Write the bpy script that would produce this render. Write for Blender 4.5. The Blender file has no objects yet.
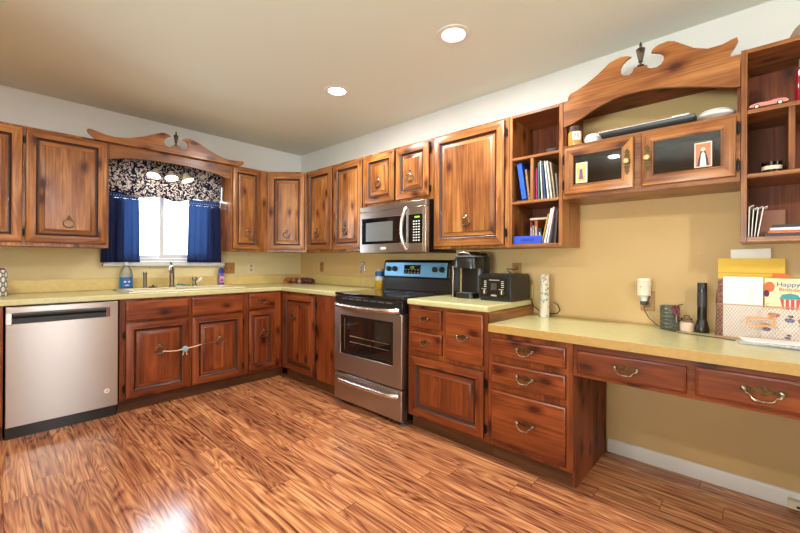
import bpy, bmesh, math, random
from mathutils import Vector, Matrix
random.seed(7)
C = bpy.context.scene.collection
SC = bpy.context.scene
PI = math.pi

# ------------------------------------------------------------------ camera
cam = bpy.data.cameras.new('camera')
cam.sensor_fit = 'HORIZONTAL'; cam.sensor_width = 36.0
cam.lens = 36.0 * 383.0 / 800.0
cam.shift_y = -4.8 / 800.0
cam.clip_start = 0.05
co = bpy.data.objects.new('camera', cam); C.objects.link(co)
yaw, roll = math.radians(42.95), 0.0056
F = Vector((math.cos(yaw), math.sin(yaw), 0)); R = Vector((math.sin(yaw), -math.cos(yaw), 0)); U = Vector((0, 0, 1))
R2 = R * math.cos(roll) + U * math.sin(roll); U2 = U * math.cos(roll) - R * math.sin(roll)
M = Matrix((R2, U2, -F)).transposed().to_4x4(); M.translation = Vector((-2.645, -4.149, 1.174))
co.matrix_world = M
SC.camera = co

# ------------------------------------------------------------------ world, light, exposure
SC.view_settings.view_transform = 'Standard'
SC.view_settings.look = 'None'
SC.view_settings.gamma = 1.0
SC.view_settings.use_curve_mapping = False
SC.view_settings.exposure = 0.04
w = bpy.data.worlds.new('world'); SC.world = w; w.use_nodes = True
w.node_tree.nodes['Background'].inputs[0].default_value = (0.80, 0.91, 1.0, 1)
w.node_tree.nodes['Background'].inputs[1].default_value = 5.0

def area(name, loc, rot, sx, sy, power, col, shape='RECTANGLE', spread=PI):
    l = bpy.data.lights.new(name, 'AREA'); l.shape = shape; l.size = sx; l.size_y = sy
    l.energy = power; l.color = col; l.spread = spread
    o = bpy.data.objects.new(name, l); C.objects.link(o); o.location = loc; o.rotation_euler = rot
    return o
# daylight through the sink window, plus two added fill lights out of view
area('daylight_sink_window', (-1.45, 0.42, 1.75), (-PI/2, 0, 0), 1.2, 1.2, 75, (0.74, 0.87, 1.0))
area('added_fill_door', (-1.75, -7.1, 1.1), (PI/2, 0, 0), 0.9, 2.0, 10, (0.93, 0.96, 1.0))  # added fill light, kept narrow to streak the dishwasher steel
area('added_fill_side', (-5.15, -3.6, 0.95), (0, -PI/2-1.0, 0), 0.8, 1.8, 290, (0.82, 1.0, 0.93))  # added fill light, tilted up to brighten the ceiling
CAN_W = 21.0
CANS = [(-0.83, -1.79), (-0.83, -2.87), (-3.2, -1.79), (-3.2, -2.87)]

# ------------------------------------------------------------------ material helpers
def srgb(r, g, b):
    f = lambda c: (c/255/12.92) if c/255 <= 0.04045 else ((c/255+0.055)/1.055)**2.4
    return (f(r), f(g), f(b), 1)
def newmat(name):
    m = bpy.data.materials.new(name); m.use_nodes = True
    nt = m.node_tree; b = nt.nodes['Principled BSDF']
    return m, nt, b
def plain(name, col, rough=0.5, metal=0.0, var=0.0, vscale=20, bump=0.0, coat=0.0, spec=0.5, emis=None, estr=0, trans=0, stretch=(1,1,1)):
    m, nt, b = newmat(name)
    b.inputs['Base Color'].default_value = col; b.inputs['Roughness'].default_value = rough
    b.inputs['Metallic'].default_value = metal; b.inputs['Coat Weight'].default_value = coat
    b.inputs['Specular IOR Level'].default_value = spec; b.inputs['Transmission Weight'].default_value = trans
    if emis: b.inputs['Emission Color'].default_value = emis; b.inputs['Emission Strength'].default_value = estr
    N = nt.nodes; L = nt.links
    if var or bump:
        tc = N.new('ShaderNodeTexCoord'); mp = N.new('ShaderNodeMapping'); mp.inputs['Scale'].default_value = stretch
        no = N.new('ShaderNodeTexNoise'); no.inputs['Scale'].default_value = vscale; no.inputs['Detail'].default_value = 5
        L.new(tc.outputs['Object'], mp.inputs[0]); L.new(mp.outputs[0], no.inputs['Vector'])
        if var:
            r = N.new('ShaderNodeValToRGB')
            r.color_ramp.elements[0].position = 0.35; r.color_ramp.elements[1].position = 0.65
            r.color_ramp.elements[0].color = tuple(c*(1-var) for c in col[:3]) + (1,)
            r.color_ramp.elements[1].color = tuple(min(1, c*(1+var)) for c in col[:3]) + (1,)
            L.new(no.outputs[0], r.inputs[0]); L.new(r.outputs[0], b.inputs['Base Color'])
        if bump:
            bu = N.new('ShaderNodeBump'); bu.inputs['Strength'].default_value = bump; bu.inputs['Distance'].default_value = 0.002
            L.new(no.outputs[0], bu.inputs['Height']); L.new(bu.outputs[0], b.inputs['Normal'])
    return m
def mathn(nt, op, a, b=None, c=None):
    n = nt.nodes.new('ShaderNodeMath'); n.operation = op
    for i, v in enumerate((a, b, c)):
        if v is None: continue
        if isinstance(v, (int, float)): n.inputs[i].default_value = v
        else: nt.links.new(v, n.inputs[i])
    return n.outputs[0]
def ramp(nt, fac, stops):
    r = nt.nodes.new('ShaderNodeValToRGB'); e = r.color_ramp.elements
    while len(e) < len(stops): e.new(0.5)
    for i, (p, c) in enumerate(stops): e[i].position = p; e[i].color = c
    nt.links.new(fac, r.inputs[0]); return r.outputs[0]
def mix(nt, kind, fac, a, b):
    n = nt.nodes.new('ShaderNodeMix'); n.data_type = 'RGBA'; n.blend_type = kind
    for s, v in ((n.inputs[0], fac), (n.inputs[6], a), (n.inputs[7], b)):
        if isinstance(v, (int, float, tuple)): s.default_value = v
        else: nt.links.new(v, s)
    return n.outputs[2]

def wood(name, axis, dark, mid, light, rough=0.33, knots=True, stave=0.085, coat=0.18):
    """stained knotty pine; axis = local direction of the grain (x, y or z)"""
    m, nt, b = newmat(name); N = nt.nodes; L = nt.links
    tc = N.new('ShaderNodeTexCoord'); oi = N.new('ShaderNodeObjectInfo')
    sep = N.new('ShaderNodeSeparateXYZ'); L.new(tc.outputs['Object'], sep.inputs[0])
    X, Y, Z = sep.outputs
    rnd = mathn(nt, 'MULTIPLY', oi.outputs['Random'], 37.0)
    if axis == 'z': a, p, q = Z, X, Y
    elif axis == 'x': a, p, q = X, Z, Y
    else: a, p, q = Y, X, Z
    pq = mathn(nt, 'ADD', p, mathn(nt, 'MULTIPLY', q, 0.9))
    st = mathn(nt, 'FLOOR', mathn(nt, 'DIVIDE', mathn(nt, 'ADD', pq, rnd), stave))
    wn = N.new('ShaderNodeTexWhiteNoise'); wn.noise_dimensions = '1D'; L.new(st, wn.inputs['W'])
    sv = wn.outputs['Value']
    cb = N.new('ShaderNodeCombineXYZ')
    L.new(mathn(nt, 'ADD', p, mathn(nt, 'MULTIPLY', sv, 3.0)), cb.inputs[0]); L.new(q, cb.inputs[1])
    L.new(mathn(nt, 'ADD', mathn(nt, 'ADD', a, rnd), mathn(nt, 'MULTIPLY', sv, 9.0)), cb.inputs[2])
    def noise(scale, sc, det=4, dist=0.0, rough_=0.55):
        mp = N.new('ShaderNodeMapping'); mp.inputs['Scale'].default_value = sc; L.new(cb.outputs[0], mp.inputs[0])
        n = N.new('ShaderNodeTexNoise'); n.inputs['Scale'].default_value = scale; n.inputs['Detail'].default_value = det
        n.inputs['Distortion'].default_value = dist; n.inputs['Roughness'].default_value = rough_
        L.new(mp.outputs[0], n.inputs['Vector']); return n.outputs[0]
    low = noise(1.0, (8, 8, 0.9), 1, 0.1)
    rings = mathn(nt, 'FRACT', mathn(nt, 'MULTIPLY', low, 9.0))
    rings = mathn(nt, 'ABSOLUTE', mathn(nt, 'SUBTRACT', rings, 0.5))       # 0..0.5 cathedral lines
    fine = noise(1.0, (120, 120, 2.2), 4)
    blot = noise(1.0, (5, 5, 2.2), 3)
    f = mathn(nt, 'ADD', mathn(nt, 'MULTIPLY', rings, 0.16), mathn(nt, 'MULTIPLY', fine, 0.40))
    f = mathn(nt, 'ADD', f, mathn(nt, 'MULTIPLY', blot, 0.56))
    col = ramp(nt, f, [(0.26, dark), (0.47, mid), (0.69, light)])
    tone = ramp(nt, sv, [(0.0, (0.62, 0.54, 0.50, 1)), (1.0, (1.10, 1.09, 1.06, 1))])
    col = mix(nt, 'MULTIPLY', 1.0, col, tone)
    if knots:
        kc = N.new('ShaderNodeCombineXYZ'); L.new(mathn(nt, 'MULTIPLY', mathn(nt, 'ADD', pq, rnd), 8.0), kc.inputs[0]); L.new(mathn(nt, 'MULTIPLY', mathn(nt, 'ADD', a, rnd), 4.0), kc.inputs[1])
        nd = noise(1.0, (40, 40, 20), 2)
        vo = N.new('ShaderNodeTexVoronoi'); vo.voronoi_dimensions = '2D'; vo.inputs['Scale'].default_value = 1.0; vo.inputs['Randomness'].default_value = 0.9
        L.new(kc.outputs[0], vo.inputs['Vector'])
        d = mathn(nt, 'ADD', vo.outputs['Distance'], mathn(nt, 'MULTIPLY', mathn(nt, 'SUBTRACT', nd, 0.5), 0.14))
        sc_ = N.new('ShaderNodeSeparateColor'); L.new(vo.outputs['Color'], sc_.inputs[0])
        d = mathn(nt, 'ADD', d, mathn(nt, 'MULTIPLY', mathn(nt, 'GREATER_THAN', sc_.outputs[0], 0.42), 5.0))
        k = ramp(nt, d, [(0.0, (0.20, 0.13, 0.11, 1)), (0.09, (0.26, 0.17, 0.14, 1)), (0.14, (0.60, 0.46, 0.40, 1)), (0.30, (1, 1, 1, 1))])
        col = mix(nt, 'MULTIPLY', 1.0, col, k)
    L.new(col, b.inputs['Base Color'])
    b.inputs['Roughness'].default_value = rough; b.inputs['Specular IOR Level'].default_value = 0.35
    b.inputs['Coat Weight'].default_value = coat; b.inputs['Coat Roughness'].default_value = 0.2
    bu = N.new('ShaderNodeBump'); bu.inputs['Strength'].default_value = 0.25; bu.inputs['Distance'].default_value = 0.001
    L.new(fine, bu.inputs['Height']); L.new(bu.outputs[0], b.inputs['Normal'])
    return m
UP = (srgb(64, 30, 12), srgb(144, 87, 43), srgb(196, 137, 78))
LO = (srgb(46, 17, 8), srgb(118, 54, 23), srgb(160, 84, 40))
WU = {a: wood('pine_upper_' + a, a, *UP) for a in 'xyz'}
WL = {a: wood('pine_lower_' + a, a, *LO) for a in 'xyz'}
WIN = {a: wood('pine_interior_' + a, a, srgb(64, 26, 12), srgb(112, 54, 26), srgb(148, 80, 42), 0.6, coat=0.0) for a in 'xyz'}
TOE = wood('toe_wood', 'x', srgb(50, 26, 12), srgb(86, 50, 24), srgb(112, 70, 36), 0.5, knots=False)
GLAZE_SHADE = plain('dark_glaze_and_shade', srgb(58, 26, 13), 0.4, coat=0.3, var=0.3, vscale=60)  # groove stain, also painting in the shade of creases and door edges

def floor_mat():
    m, nt, b = newmat('laminate_floor'); N = nt.nodes; L = nt.links
    tc = N.new('ShaderNodeTexCoord'); sep = N.new('ShaderNodeSeparateXYZ'); L.new(tc.outputs['Object'], sep.inputs[0])
    X, Y = sep.outputs[0], sep.outputs[1]
    W_, LEN = 0.118, 1.25
    row = mathn(nt, 'FLOOR', mathn(nt, 'DIVIDE', X, W_))
    wn = N.new('ShaderNodeTexWhiteNoise'); wn.noise_dimensions = '1D'; L.new(row, wn.inputs['W'])
    yy = mathn(nt, 'ADD', mathn(nt, 'DIVIDE', Y, LEN), mathn(nt, 'MULTIPLY', wn.outputs['Value'], 7.0))
    pl = mathn(nt, 'FLOOR', yy)
    cid = N.new('ShaderNodeCombineXYZ'); L.new(row, cid.inputs[0]); L.new(pl, cid.inputs[1])
    w2 = N.new('ShaderNodeTexWhiteNoise'); w2.noise_dimensions = '2D'; L.new(cid.outputs[0], w2.inputs['Vector'])
    rv = w2.outputs['Value']
    fx = mathn(nt, 'FRACT', mathn(nt, 'DIVIDE', X, W_)); fy = mathn(nt, 'FRACT', yy)
    ex = mathn(nt, 'MINIMUM', fx, mathn(nt, 'SUBTRACT', 1.0, fx)); ey = mathn(nt, 'MINIMUM', fy, mathn(nt, 'SUBTRACT', 1.0, fy))
    seam = mathn(nt, 'MINIMUM', mathn(nt, 'MULTIPLY', ex, W_), mathn(nt, 'MULTIPLY', ey, LEN))
    cb = N.new('ShaderNodeCombineXYZ')
    L.new(mathn(nt, 'ADD', X, mathn(nt, 'MULTIPLY', rv, 13.0)), cb.inputs[0])
    L.new(mathn(nt, 'ADD', Y, mathn(nt, 'MULTIPLY', rv, 29.0)), cb.inputs[1])
    def noise(sc, det, dist=0.0):
        mp = N.new('ShaderNodeMapping'); mp.inputs['Scale'].default_value = sc; L.new(cb.outputs[0], mp.inputs[0])
        n = N.new('ShaderNodeTexNoise'); n.inputs['Scale'].default_value = 1.0; n.inputs['Detail'].default_value = det
        n.inputs['Distortion'].default_value = dist; L.new(mp.outputs[0], n.inputs['Vector']); return n.outputs[0]
    low = noise((9.0, 0.9, 1), 2, 0.5)
    ring = mathn(nt, 'ABSOLUTE', mathn(nt, 'SUBTRACT', mathn(nt, 'FRACT', mathn(nt, 'MULTIPLY', low, 15.0)), 0.5))
    streak = noise((60, 1.7, 1), 4, 0.2)
    fine = noise((190, 5, 1), 3)
    f = mathn(nt, 'ADD', mathn(nt, 'MULTIPLY', ring, 0.36), mathn(nt, 'MULTIPLY', streak, 0.74))
    f = mathn(nt, 'ADD', f, mathn(nt, 'MULTIPLY', fine, 0.22))
    col = ramp(nt, f, [(0.37, srgb(84, 44, 32)), (0.47, srgb(142, 86, 60)), (0.60, srgb(186, 124, 84)), (0.74, srgb(216, 160, 112))])
    tone = ramp(nt, rv, [(0.0, (0.70, 0.62, 0.62, 1)), (0.5, (0.98, 0.93, 0.90, 1)), (1.0, (1.12, 1.10, 1.04, 1))])
    col = mix(nt, 'MULTIPLY', 1.0, col, tone)
    sm = ramp(nt, seam, [(0.0, (0.45, 0.4, 0.38, 1)), (0.0022, (1, 1, 1, 1))])
    col = mix(nt, 'MULTIPLY', 1.0, col, sm)
    L.new(col, b.inputs['Base Color'])
    L.new(mathn(nt, 'ADD', mathn(nt, 'MULTIPLY', fine, 0.10), 0.13), b.inputs['Roughness'])
    bu = N.new('ShaderNodeBump'); bu.inputs['Strength'].default_value = 0.12; bu.inputs['Distance'].default_value = 0.001
    L.new(streak, bu.inputs['Height']); L.new(bu.outputs[0], b.inputs['Normal'])
    return m
def wall_mat(nm, c0, c1, hi0=(210, 207, 203)):
    m, nt, b = newmat(nm); N = nt.nodes; L = nt.links
    g = N.new('ShaderNodeNewGeometry'); s = N.new('ShaderNodeSeparateXYZ'); L.new(g.outputs['Position'], s.inputs[0])
    n = N.new('ShaderNodeTexNoise'); n.inputs['Scale'].default_value = 3.0; L.new(g.outputs['Position'], n.inputs['Vector'])
    low = ramp(nt, n.outputs[0], [(0.3, srgb(*c0)), (0.7, srgb(*c1))])
    hi = ramp(nt, n.outputs[0], [(0.3, srgb(*hi0)), (0.7, srgb(*[c+5 for c in hi0]))])
    L.new(mix(nt, 'MIX', mathn(nt, 'GREATER_THAN', s.outputs[2], 2.118), low, hi), b.inputs['Base Color'])
    b.inputs['Roughness'].default_value = 0.6
    n2 = N.new('ShaderNodeTexNoise'); n2.inputs['Scale'].default_value = 220; L.new(g.outputs['Position'], n2.inputs['Vector'])
    bu = N.new('ShaderNodeBump'); bu.inputs['Strength'].default_value = 0.08; bu.inputs['Distance'].default_value = 0.001
    L.new(n2.outputs[0], bu.inputs['Height']); L.new(bu.outputs[0], b.inputs['Normal'])
    return m
FLOOR = floor_mat(); WALL = wall_mat('two_tone_wall_paint', (222, 205, 156), (226, 210, 162), (228, 228, 226)); WALLR = wall_mat('warm_wall_paint', (204, 169, 114), (210, 175, 120))
CEIL = plain('ceiling_paint', srgb(221, 223, 210), 0.8, bump=0.05, vscale=150)
TRIM = plain('white_trim', srgb(226, 218, 210), 0.4)
VINYL = plain('white_vinyl', srgb(214, 216, 220), 0.35)
SPLASH = plain('laminate_backsplash', srgb(214, 188, 120), 0.35, var=0.05, vscale=30)
COUNTER = plain('laminate_counter', srgb(200, 193, 142), 0.26, var=0.04, vscale=45, coat=0.2)
EDGE = plain('laminate_edge', srgb(184, 146, 80), 0.35, var=0.05, vscale=50)
STEEL = plain('stainless_steel', srgb(176, 166, 158), 0.28, 0.95, bump=0.05, vscale=6, stretch=(1, 1, 90))
_b = STEEL.node_tree.nodes['Principled BSDF']; _t = STEEL.node_tree.nodes.new('ShaderNodeTangent'); _t.direction_type = 'RADIAL'; _t.axis = 'Z'
_b.inputs['Anisotropic'].default_value = 0.8; _b.inputs['Anisotropic Rotation'].default_value = 0.25; STEEL.node_tree.links.new(_t.outputs[0], _b.inputs['Tangent'])
STEELH = plain('polished_steel', srgb(222, 216, 212), 0.24, 1.0)
STEELB = plain('blue_tinted_steel', srgb(120, 176, 214), 0.30, 0.6, var=0.12, vscale=3)  # steel with a mottled blue base colour
NICKEL = plain('brushed_nickel', srgb(150, 138, 124), 0.28, 1.0)
BLACKG = plain('black_glass', srgb(12, 12, 13), 0.06, coat=0.6)
BLACKP = plain('black_plastic', srgb(24, 23, 24), 0.32)
BLACKM = plain('black_enamel', srgb(16, 15, 15), 0.28, coat=0.4)
GREYP = plain('grey_plastic', srgb(92, 92, 94), 0.4)
DKGREY = plain('dark_grey_plastic', srgb(58, 54, 54), 0.4)
WHITEP = plain('white_plastic', srgb(232, 230, 226), 0.35)
PEWTER = plain('antique_pewter', srgb(138, 122, 104), 0.30, 1.0, var=0.4, vscale=90)
BRASS = plain('aged_brass', srgb(96, 74, 46), 0.4, 0.9, var=0.4, vscale=80)
HINGE = plain('dark_hinge', srgb(40, 34, 30), 0.4, 0.8)
ALMOND = plain('almond_plate', srgb(168, 120, 62), 0.45)
CREAMP = plain('cream_plate', srgb(226, 212, 184), 0.4)
SINKM = plain('cream_enamel', srgb(226, 216, 186), 0.2, coat=0.4)
PAPER = plain('white_paper', srgb(236, 232, 226), 0.7)
def glass(name, tint=(1, 1, 1, 1), opac=0.08, rough=0.02, base=None):
    m, nt, b = newmat(name); N = nt.nodes; L = nt.links
    t = N.new('ShaderNodeBsdfTransparent'); t.inputs[0].default_value = tint
    g = N.new('ShaderNodeBsdfGlossy'); g.inputs['Roughness'].default_value = rough
    fr = N.new('ShaderNodeFresnel'); fr.inputs[0].default_value = 1.45
    mx = N.new('ShaderNodeMixShader'); L.new(mathn(nt, 'ADD', fr.outputs[0], opac), mx.inputs[0]); L.new(t.outputs[0], mx.inputs[1]); L.new(g.outputs[0], mx.inputs[2])
    L.new(mx.outputs[0], N['Material Output'].inputs[0]); return m
PANE = glass('window_glass', opac=0.0)
CABGLASS = glass('cabinet_glass', (0.75, 0.75, 0.75, 1), 0.03)
CLEAR = glass('clear_glass', (0.93, 0.95, 0.95, 1), 0.06)
MILKY = glass('milky_plastic', (0.80, 0.84, 0.84, 1), 0.10, 0.25)
REDGLASS = glass('red_glass', (0.45, 0.03, 0.05, 1), 0.03)
PURPGLASS = glass('amber_glass', (0.35, 0.10, 0.08, 1), 0.02)

# ------------------------------------------------------------------ mesh helpers
class MB:
    def __init__(s): s.v = []; s.f = []; s.m = []
    def face(s, idx, m): s.f.append(tuple(idx)); s.m.append(m)
    def pts(s, ps):
        k = len(s.v); s.v += [tuple(p) for p in ps]; return list(range(k, k+len(ps)))
    def box(s, x0, x1, y0, y1, z0, z1, m, M=None):
        x0, x1 = sorted((x0, x1)); y0, y1 = sorted((y0, y1)); z0, z1 = sorted((z0, z1))
        P = [(x, y, z) for z in (z0, z1) for y in (y0, y1) for x in (x0, x1)]
        if M: P = [tuple(M @ Vector(p)) for p in P]
        i = s.pts(P)
        for q in ((0,2,3,1), (4,5,7,6), (0,1,5,4), (2,6,7,3), (0,4,6,2), (1,3,7,5)): s.face([i[j] for j in q], m)
        return s
    def loft(s, rings, m, cap0=True, cap1=True, closed=True, msides=None):
        R_ = [s.pts(r) for r in rings]; n = len(rings[0])
        for k, (a, b) in enumerate(zip(R_, R_[1:])):
            for j in range(n if closed else n-1):
                mm = m
                if msides: mm = msides(k, j)
                s.face((a[j], a[(j+1) % n], b[(j+1) % n], b[j]), mm)
        if cap0: s.face(R_[0][::-1], m)
        if cap1: s.face(R_[-1], m)
        return s
    def lathe(s, prof, c, m, n=20, axis='z', cap=True, ang=0):
        """prof = list of (radius, height)"""
        rings = []
        for r, h in prof:
            ring = []
            for j in range(n):
                t = 2*PI*j/n + ang; a, b = max(r, 1e-5)*math.cos(t), max(r, 1e-5)*math.sin(t)
                ring.append({'z': (c[0]+a, c[1]+b, c[2]+h), 'y': (c[0]+a, c[1]+h, c[2]+b), 'x': (c[0]+h, c[1]+a, c[2]+b)}[axis])
            rings.append(ring)
        return s.loft(rings, m, cap, cap)
    def tube(s, path, r, m, n=8, closed=False, flat=1.0):
        P = [Vector(p) for p in path]; rings = []; up = None; k = len(P)
        for i, p in enumerate(P):
            if closed: d = P[(i+1) % k] - P[i-1]
            else: d = P[min(i+1, k-1)] - P[max(i-1, 0)]
            d.normalize()
            if up is None: up = Vector((0, 0, 1)) if abs(d.z) < 0.9 else Vector((1, 0, 0))
            a = d.cross(up)
            if a.length < 1e-4: a = d.orthogonal()
            a.normalize(); b = a.cross(d).normalized(); up = b
            rr = r[i] if isinstance(r, (list, tuple)) else r
            rings.append([tuple(p + a*rr*math.cos(2*PI*j/n) + b*rr*flat*math.sin(2*PI*j/n)) for j in range(n)])
        if closed: rings.append(rings[0])
        return s.loft(rings, m, not closed, not closed)
    def prism(s, poly, w0, w1, m, axis='y'):
        f = {'y': lambda u, v, w: (u, w, v), 'x': lambda u, v, w: (w, u, v), 'z': lambda u, v, w: (u, v, w)}[axis]
        a = s.pts([f(u, v, w0) for u, v in poly]); b = s.pts([f(u, v, w1) for u, v in poly]); n = len(poly)
        s.face(a, m); s.face(b[::-1], m)
        for j in range(n): s.face((a[j], b[j], b[(j+1) % n], a[(j+1) % n]), m)
        return s
    def ball(s, c, r, m, n=16, k=10, sc=(1, 1, 1)):
        rings = []
        for i in range(k+1):
            t = PI*i/k; z = -math.cos(t); rr = max(math.sin(t), 1e-4)
            rings.append([(c[0]+r*sc[0]*rr*math.cos(2*PI*j/n), c[1]+r*sc[1]*rr*math.sin(2*PI*j/n), c[2]+r*sc[2]*z) for j in range(n)])
        return s.loft(rings, m)
    def cells(s, us, vs, mask, w0, w1, m, plane='z', medge=None):
        """welded slab over the grid cells where mask(i, j) is true"""
        f = {'y': lambda u, v, w: (u, w, v), 'x': lambda u, v, w: (w, u, v), 'z': lambda u, v, w: (u, v, w)}[plane]
        idx = {}
        def g(i, j, k):
            if (i, j, k) not in idx: idx[(i, j, k)] = s.pts([f(us[i], vs[j], (w0, w1)[k])])[0]
            return idx[(i, j, k)]
        nu, nv = len(us)-1, len(vs)-1
        on = lambda i, j: 0 <= i < nu and 0 <= j < nv and mask(i, j)
        me = medge or m
        for i in range(nu):
            for j in range(nv):
                if not on(i, j): continue
                s.face((g(i,j,0), g(i,j+1,0), g(i+1,j+1,0), g(i+1,j,0)), m); s.face((g(i,j,1), g(i+1,j,1), g(i+1,j+1,1), g(i,j+1,1)), m)
                if not on(i-1, j): s.face((g(i,j,0), g(i,j,1), g(i,j+1,1), g(i,j+1,0)), me)
                if not on(i+1, j): s.face((g(i+1,j,0), g(i+1,j+1,0), g(i+1,j+1,1), g(i+1,j,1)), me)
                if not on(i, j-1): s.face((g(i,j,0), g(i+1,j,0), g(i+1,j,1), g(i,j,1)), me)
                if not on(i, j+1): s.face((g(i,j+1,0), g(i,j+1,1), g(i+1,j+1,1), g(i+1,j+1,0)), me)
        return s
    def build(s, name, parent=None, bevel=0.0, seg=2, sharp=35, label=None, solid=0, recalc=True):
        me = bpy.data.meshes.new(name); me.from_pydata(s.v, [], s.f); mats = []
        for m in s.m:
            if m not in mats: mats.append(m)
        for m in mats: me.materials.append(m)
        for p, m in zip(me.polygons, s.m): p.material_index = mats.index(m)
        if recalc:
            bm = bmesh.new(); bm.from_mesh(me); bmesh.ops.recalc_face_normals(bm, faces=bm.faces); bm.to_mesh(me); bm.free()
        for p in me.polygons: p.use_smooth = True
        me.set_sharp_from_angle(angle=math.radians(sharp))
        o = bpy.data.objects.new(name, me); C.objects.link(o)
        if parent: o.parent = parent
        if solid:
            md = o.modifiers.new('solid', 'SOLIDIFY'); md.thickness = solid; md.offset = 0
        if bevel:
            md = o.modifiers.new('bevel', 'BEVEL'); md.width = bevel; md.segments = seg; md.limit_method = 'ANGLE'
            md.angle_limit = math.radians(40); md.harden_normals = False
        if label: o['label'] = label
        return o
def thing(name, label, cat, loc=(0, 0, 0), rz=0.0, group=None):
    o = bpy.data.objects.new(name, None); C.objects.link(o); o.empty_display_size = 0.05
    o.location = loc; o.rotation_euler = (0, 0, rz); o['label'] = label; o['category'] = cat
    if group: o['group'] = group
    return o
def tag(o, label, cat, group=None):
    o['label'] = label; o['category'] = cat
    if group: o['group'] = group
    return o
def struct(o): o['kind'] = 'structure'; return o
def text(name, body, size, M, parent, m, depth=0.0004):
    cu = bpy.data.curves.new(name, 'FONT'); cu.body = body; cu.size = size; cu.extrude = depth; cu.align_x = 'CENTER'; cu.align_y = 'CENTER'
    t = bpy.data.objects.new(name + '_tmp', cu); C.objects.link(t)
    dg = bpy.context.evaluated_depsgraph_get(); me = bpy.data.meshes.new_from_object(t.evaluated_get(dg))
    bpy.data.objects.remove(t); me.materials.clear(); me.materials.append(m); me.name = name; me.transform(M)
    o = bpy.data.objects.new(name, me); C.objects.link(o)
    if parent: o.parent = parent
    return o
FRONT = Matrix.Rotation(PI/2, 4, 'X')          # lettering that faces local -y
def at(x, y, z, rot=FRONT): return Matrix.Translation((x, y, z)) @ rot
RB = -PI/2                                      # things on the right wall: local +x runs to world -y, local -y faces the room

# ------------------------------------------------------------------ structure
H = 2.481
XL, YF = -4.8, -6.8
b = MB().box(XL-0.1, 0.1, YF-0.1, 0.1, -0.1, 0, FLOOR); struct(b.build('floor'))
b = MB().box(XL-0.1, 0.1, YF-0.1, 0.1, H, H+0.1, CEIL); struct(b.build('ceiling'))
WX0, WX1, WZ0, WZ1 = -1.93, -0.975, 1.165, 2.02
us = [XL-0.1, WX0, WX1, 0.1]; vs = [0, WZ0, WZ1, H]
struct(MB().cells(us, vs, lambda i, j: not (i == 1 and j == 1), 0.0, 0.12, WALL, 'y').build('wall_back'))
struct(MB().box(0, 0.12, YF, 0, 0, H, WALLR).build('wall_right'))
us = [YF, -4.5, -2.7, 0]; vs = [0, 0.9, 2.1, H]
struct(MB().cells(us, vs, lambda i, j: not (i == 1 and j == 1), XL-0.12, XL, WALL, 'x').build('wall_left'))
us = [XL, -2.2, -1.3, 0]; vs = [0, 2.08, H]
struct(MB().cells(us, vs, lambda i, j: not (i == 1 and j == 0), YF-0.12, YF, WALL, 'y').build('wall_front'))
bb = MB(); bb.loft([[(-0.001, y, 0.0), (-0.013, y, 0.0), (-0.013, y, 0.068), (-0.009, y, 0.078), (-0.001, y, 0.082)] for y in (-3.475, -6.79)], TRIM)
struct(bb.build('baseboard_right'))
# sink window: casing, sliding sashes, panes, sill
wn = bpy.data.objects.new('window_1', None); C.objects.link(wn); struct(wn); wn.location = (WX0, 0, WZ0)
ww, wh = WX1-WX0, WZ1-WZ0
def rectframe(mb, x0, x1, z0, z1, t, y0, y1, m):
    return mb.cells([x0, x0+t, x1-t, x1], [z0, z0+t, z1-t, z1], lambda i, j: not (i == 1 and j == 1), y0, y1, m, 'y')
rectframe(MB(), 0.001, ww-0.001, 0.001, wh-0.001, 0.028, 0.03, 0.11, VINYL).build('window_frame', wn, 0.003)
rectframe(MB(), 0.40, ww-0.03, 0.03, wh-0.03, 0.036, 0.035, 0.06, VINYL).build('sliding_sash', wn, 0.003)
rectframe(MB(), 0.03, 0.45, 0.03, wh-0.03, 0.024, 0.07, 0.095, VINYL).build('fixed_sash', wn, 0.003)
MB().box(0.434, ww-0.064, 0.045, 0.049, 0.064, wh-0.064, PANE).build('pane', wn)
MB().box(0.052, 0.428, 0.080, 0.084, 0.052, wh-0.052, PANE).build('pane', wn)
MB().box(0.418, 0.436, 0.026, 0.036, 0.36, 0.44, VINYL).build('sash_latch', wn, 0.003)
MB().box(-0.045, ww+0.03, -0.040, 0.03, -0.044, -0.001, VINYL).build('window_sill', wn, 0.004)
# unseen patio door and side window, added as openings for the fill lights
pd = bpy.data.objects.new('added_door_1', None); C.objects.link(pd); struct(pd); pd.location = (-2.2, YF, 0)
rectframe(MB(), 0.001, 0.899, 0.0, 2.079, 0.05, -0.10, -0.02, VINYL).build('door_frame', pd, 0.003)
MB().box(0.051, 0.849, -0.065, -0.06, 0.05, 2.03, PANE).build('pane', pd)
sw = bpy.data.objects.new('added_window_2', None); C.objects.link(sw); struct(sw); sw.location = (XL, -4.5, 0.9)
MB().cells([0.001, 0.04, 0.88, 0.92, 1.76, 1.799], [0.001, 0.04, 1.16, 1.199], lambda i, j: not (i in (1, 3) and j == 1), -0.10, -0.03, VINYL, 'x').build('window_frame', sw, 0.003)
MB().box(-0.07, -0.065, 0.04, 1.76, 0.04, 1.16, PANE).build('pane', sw)

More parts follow.
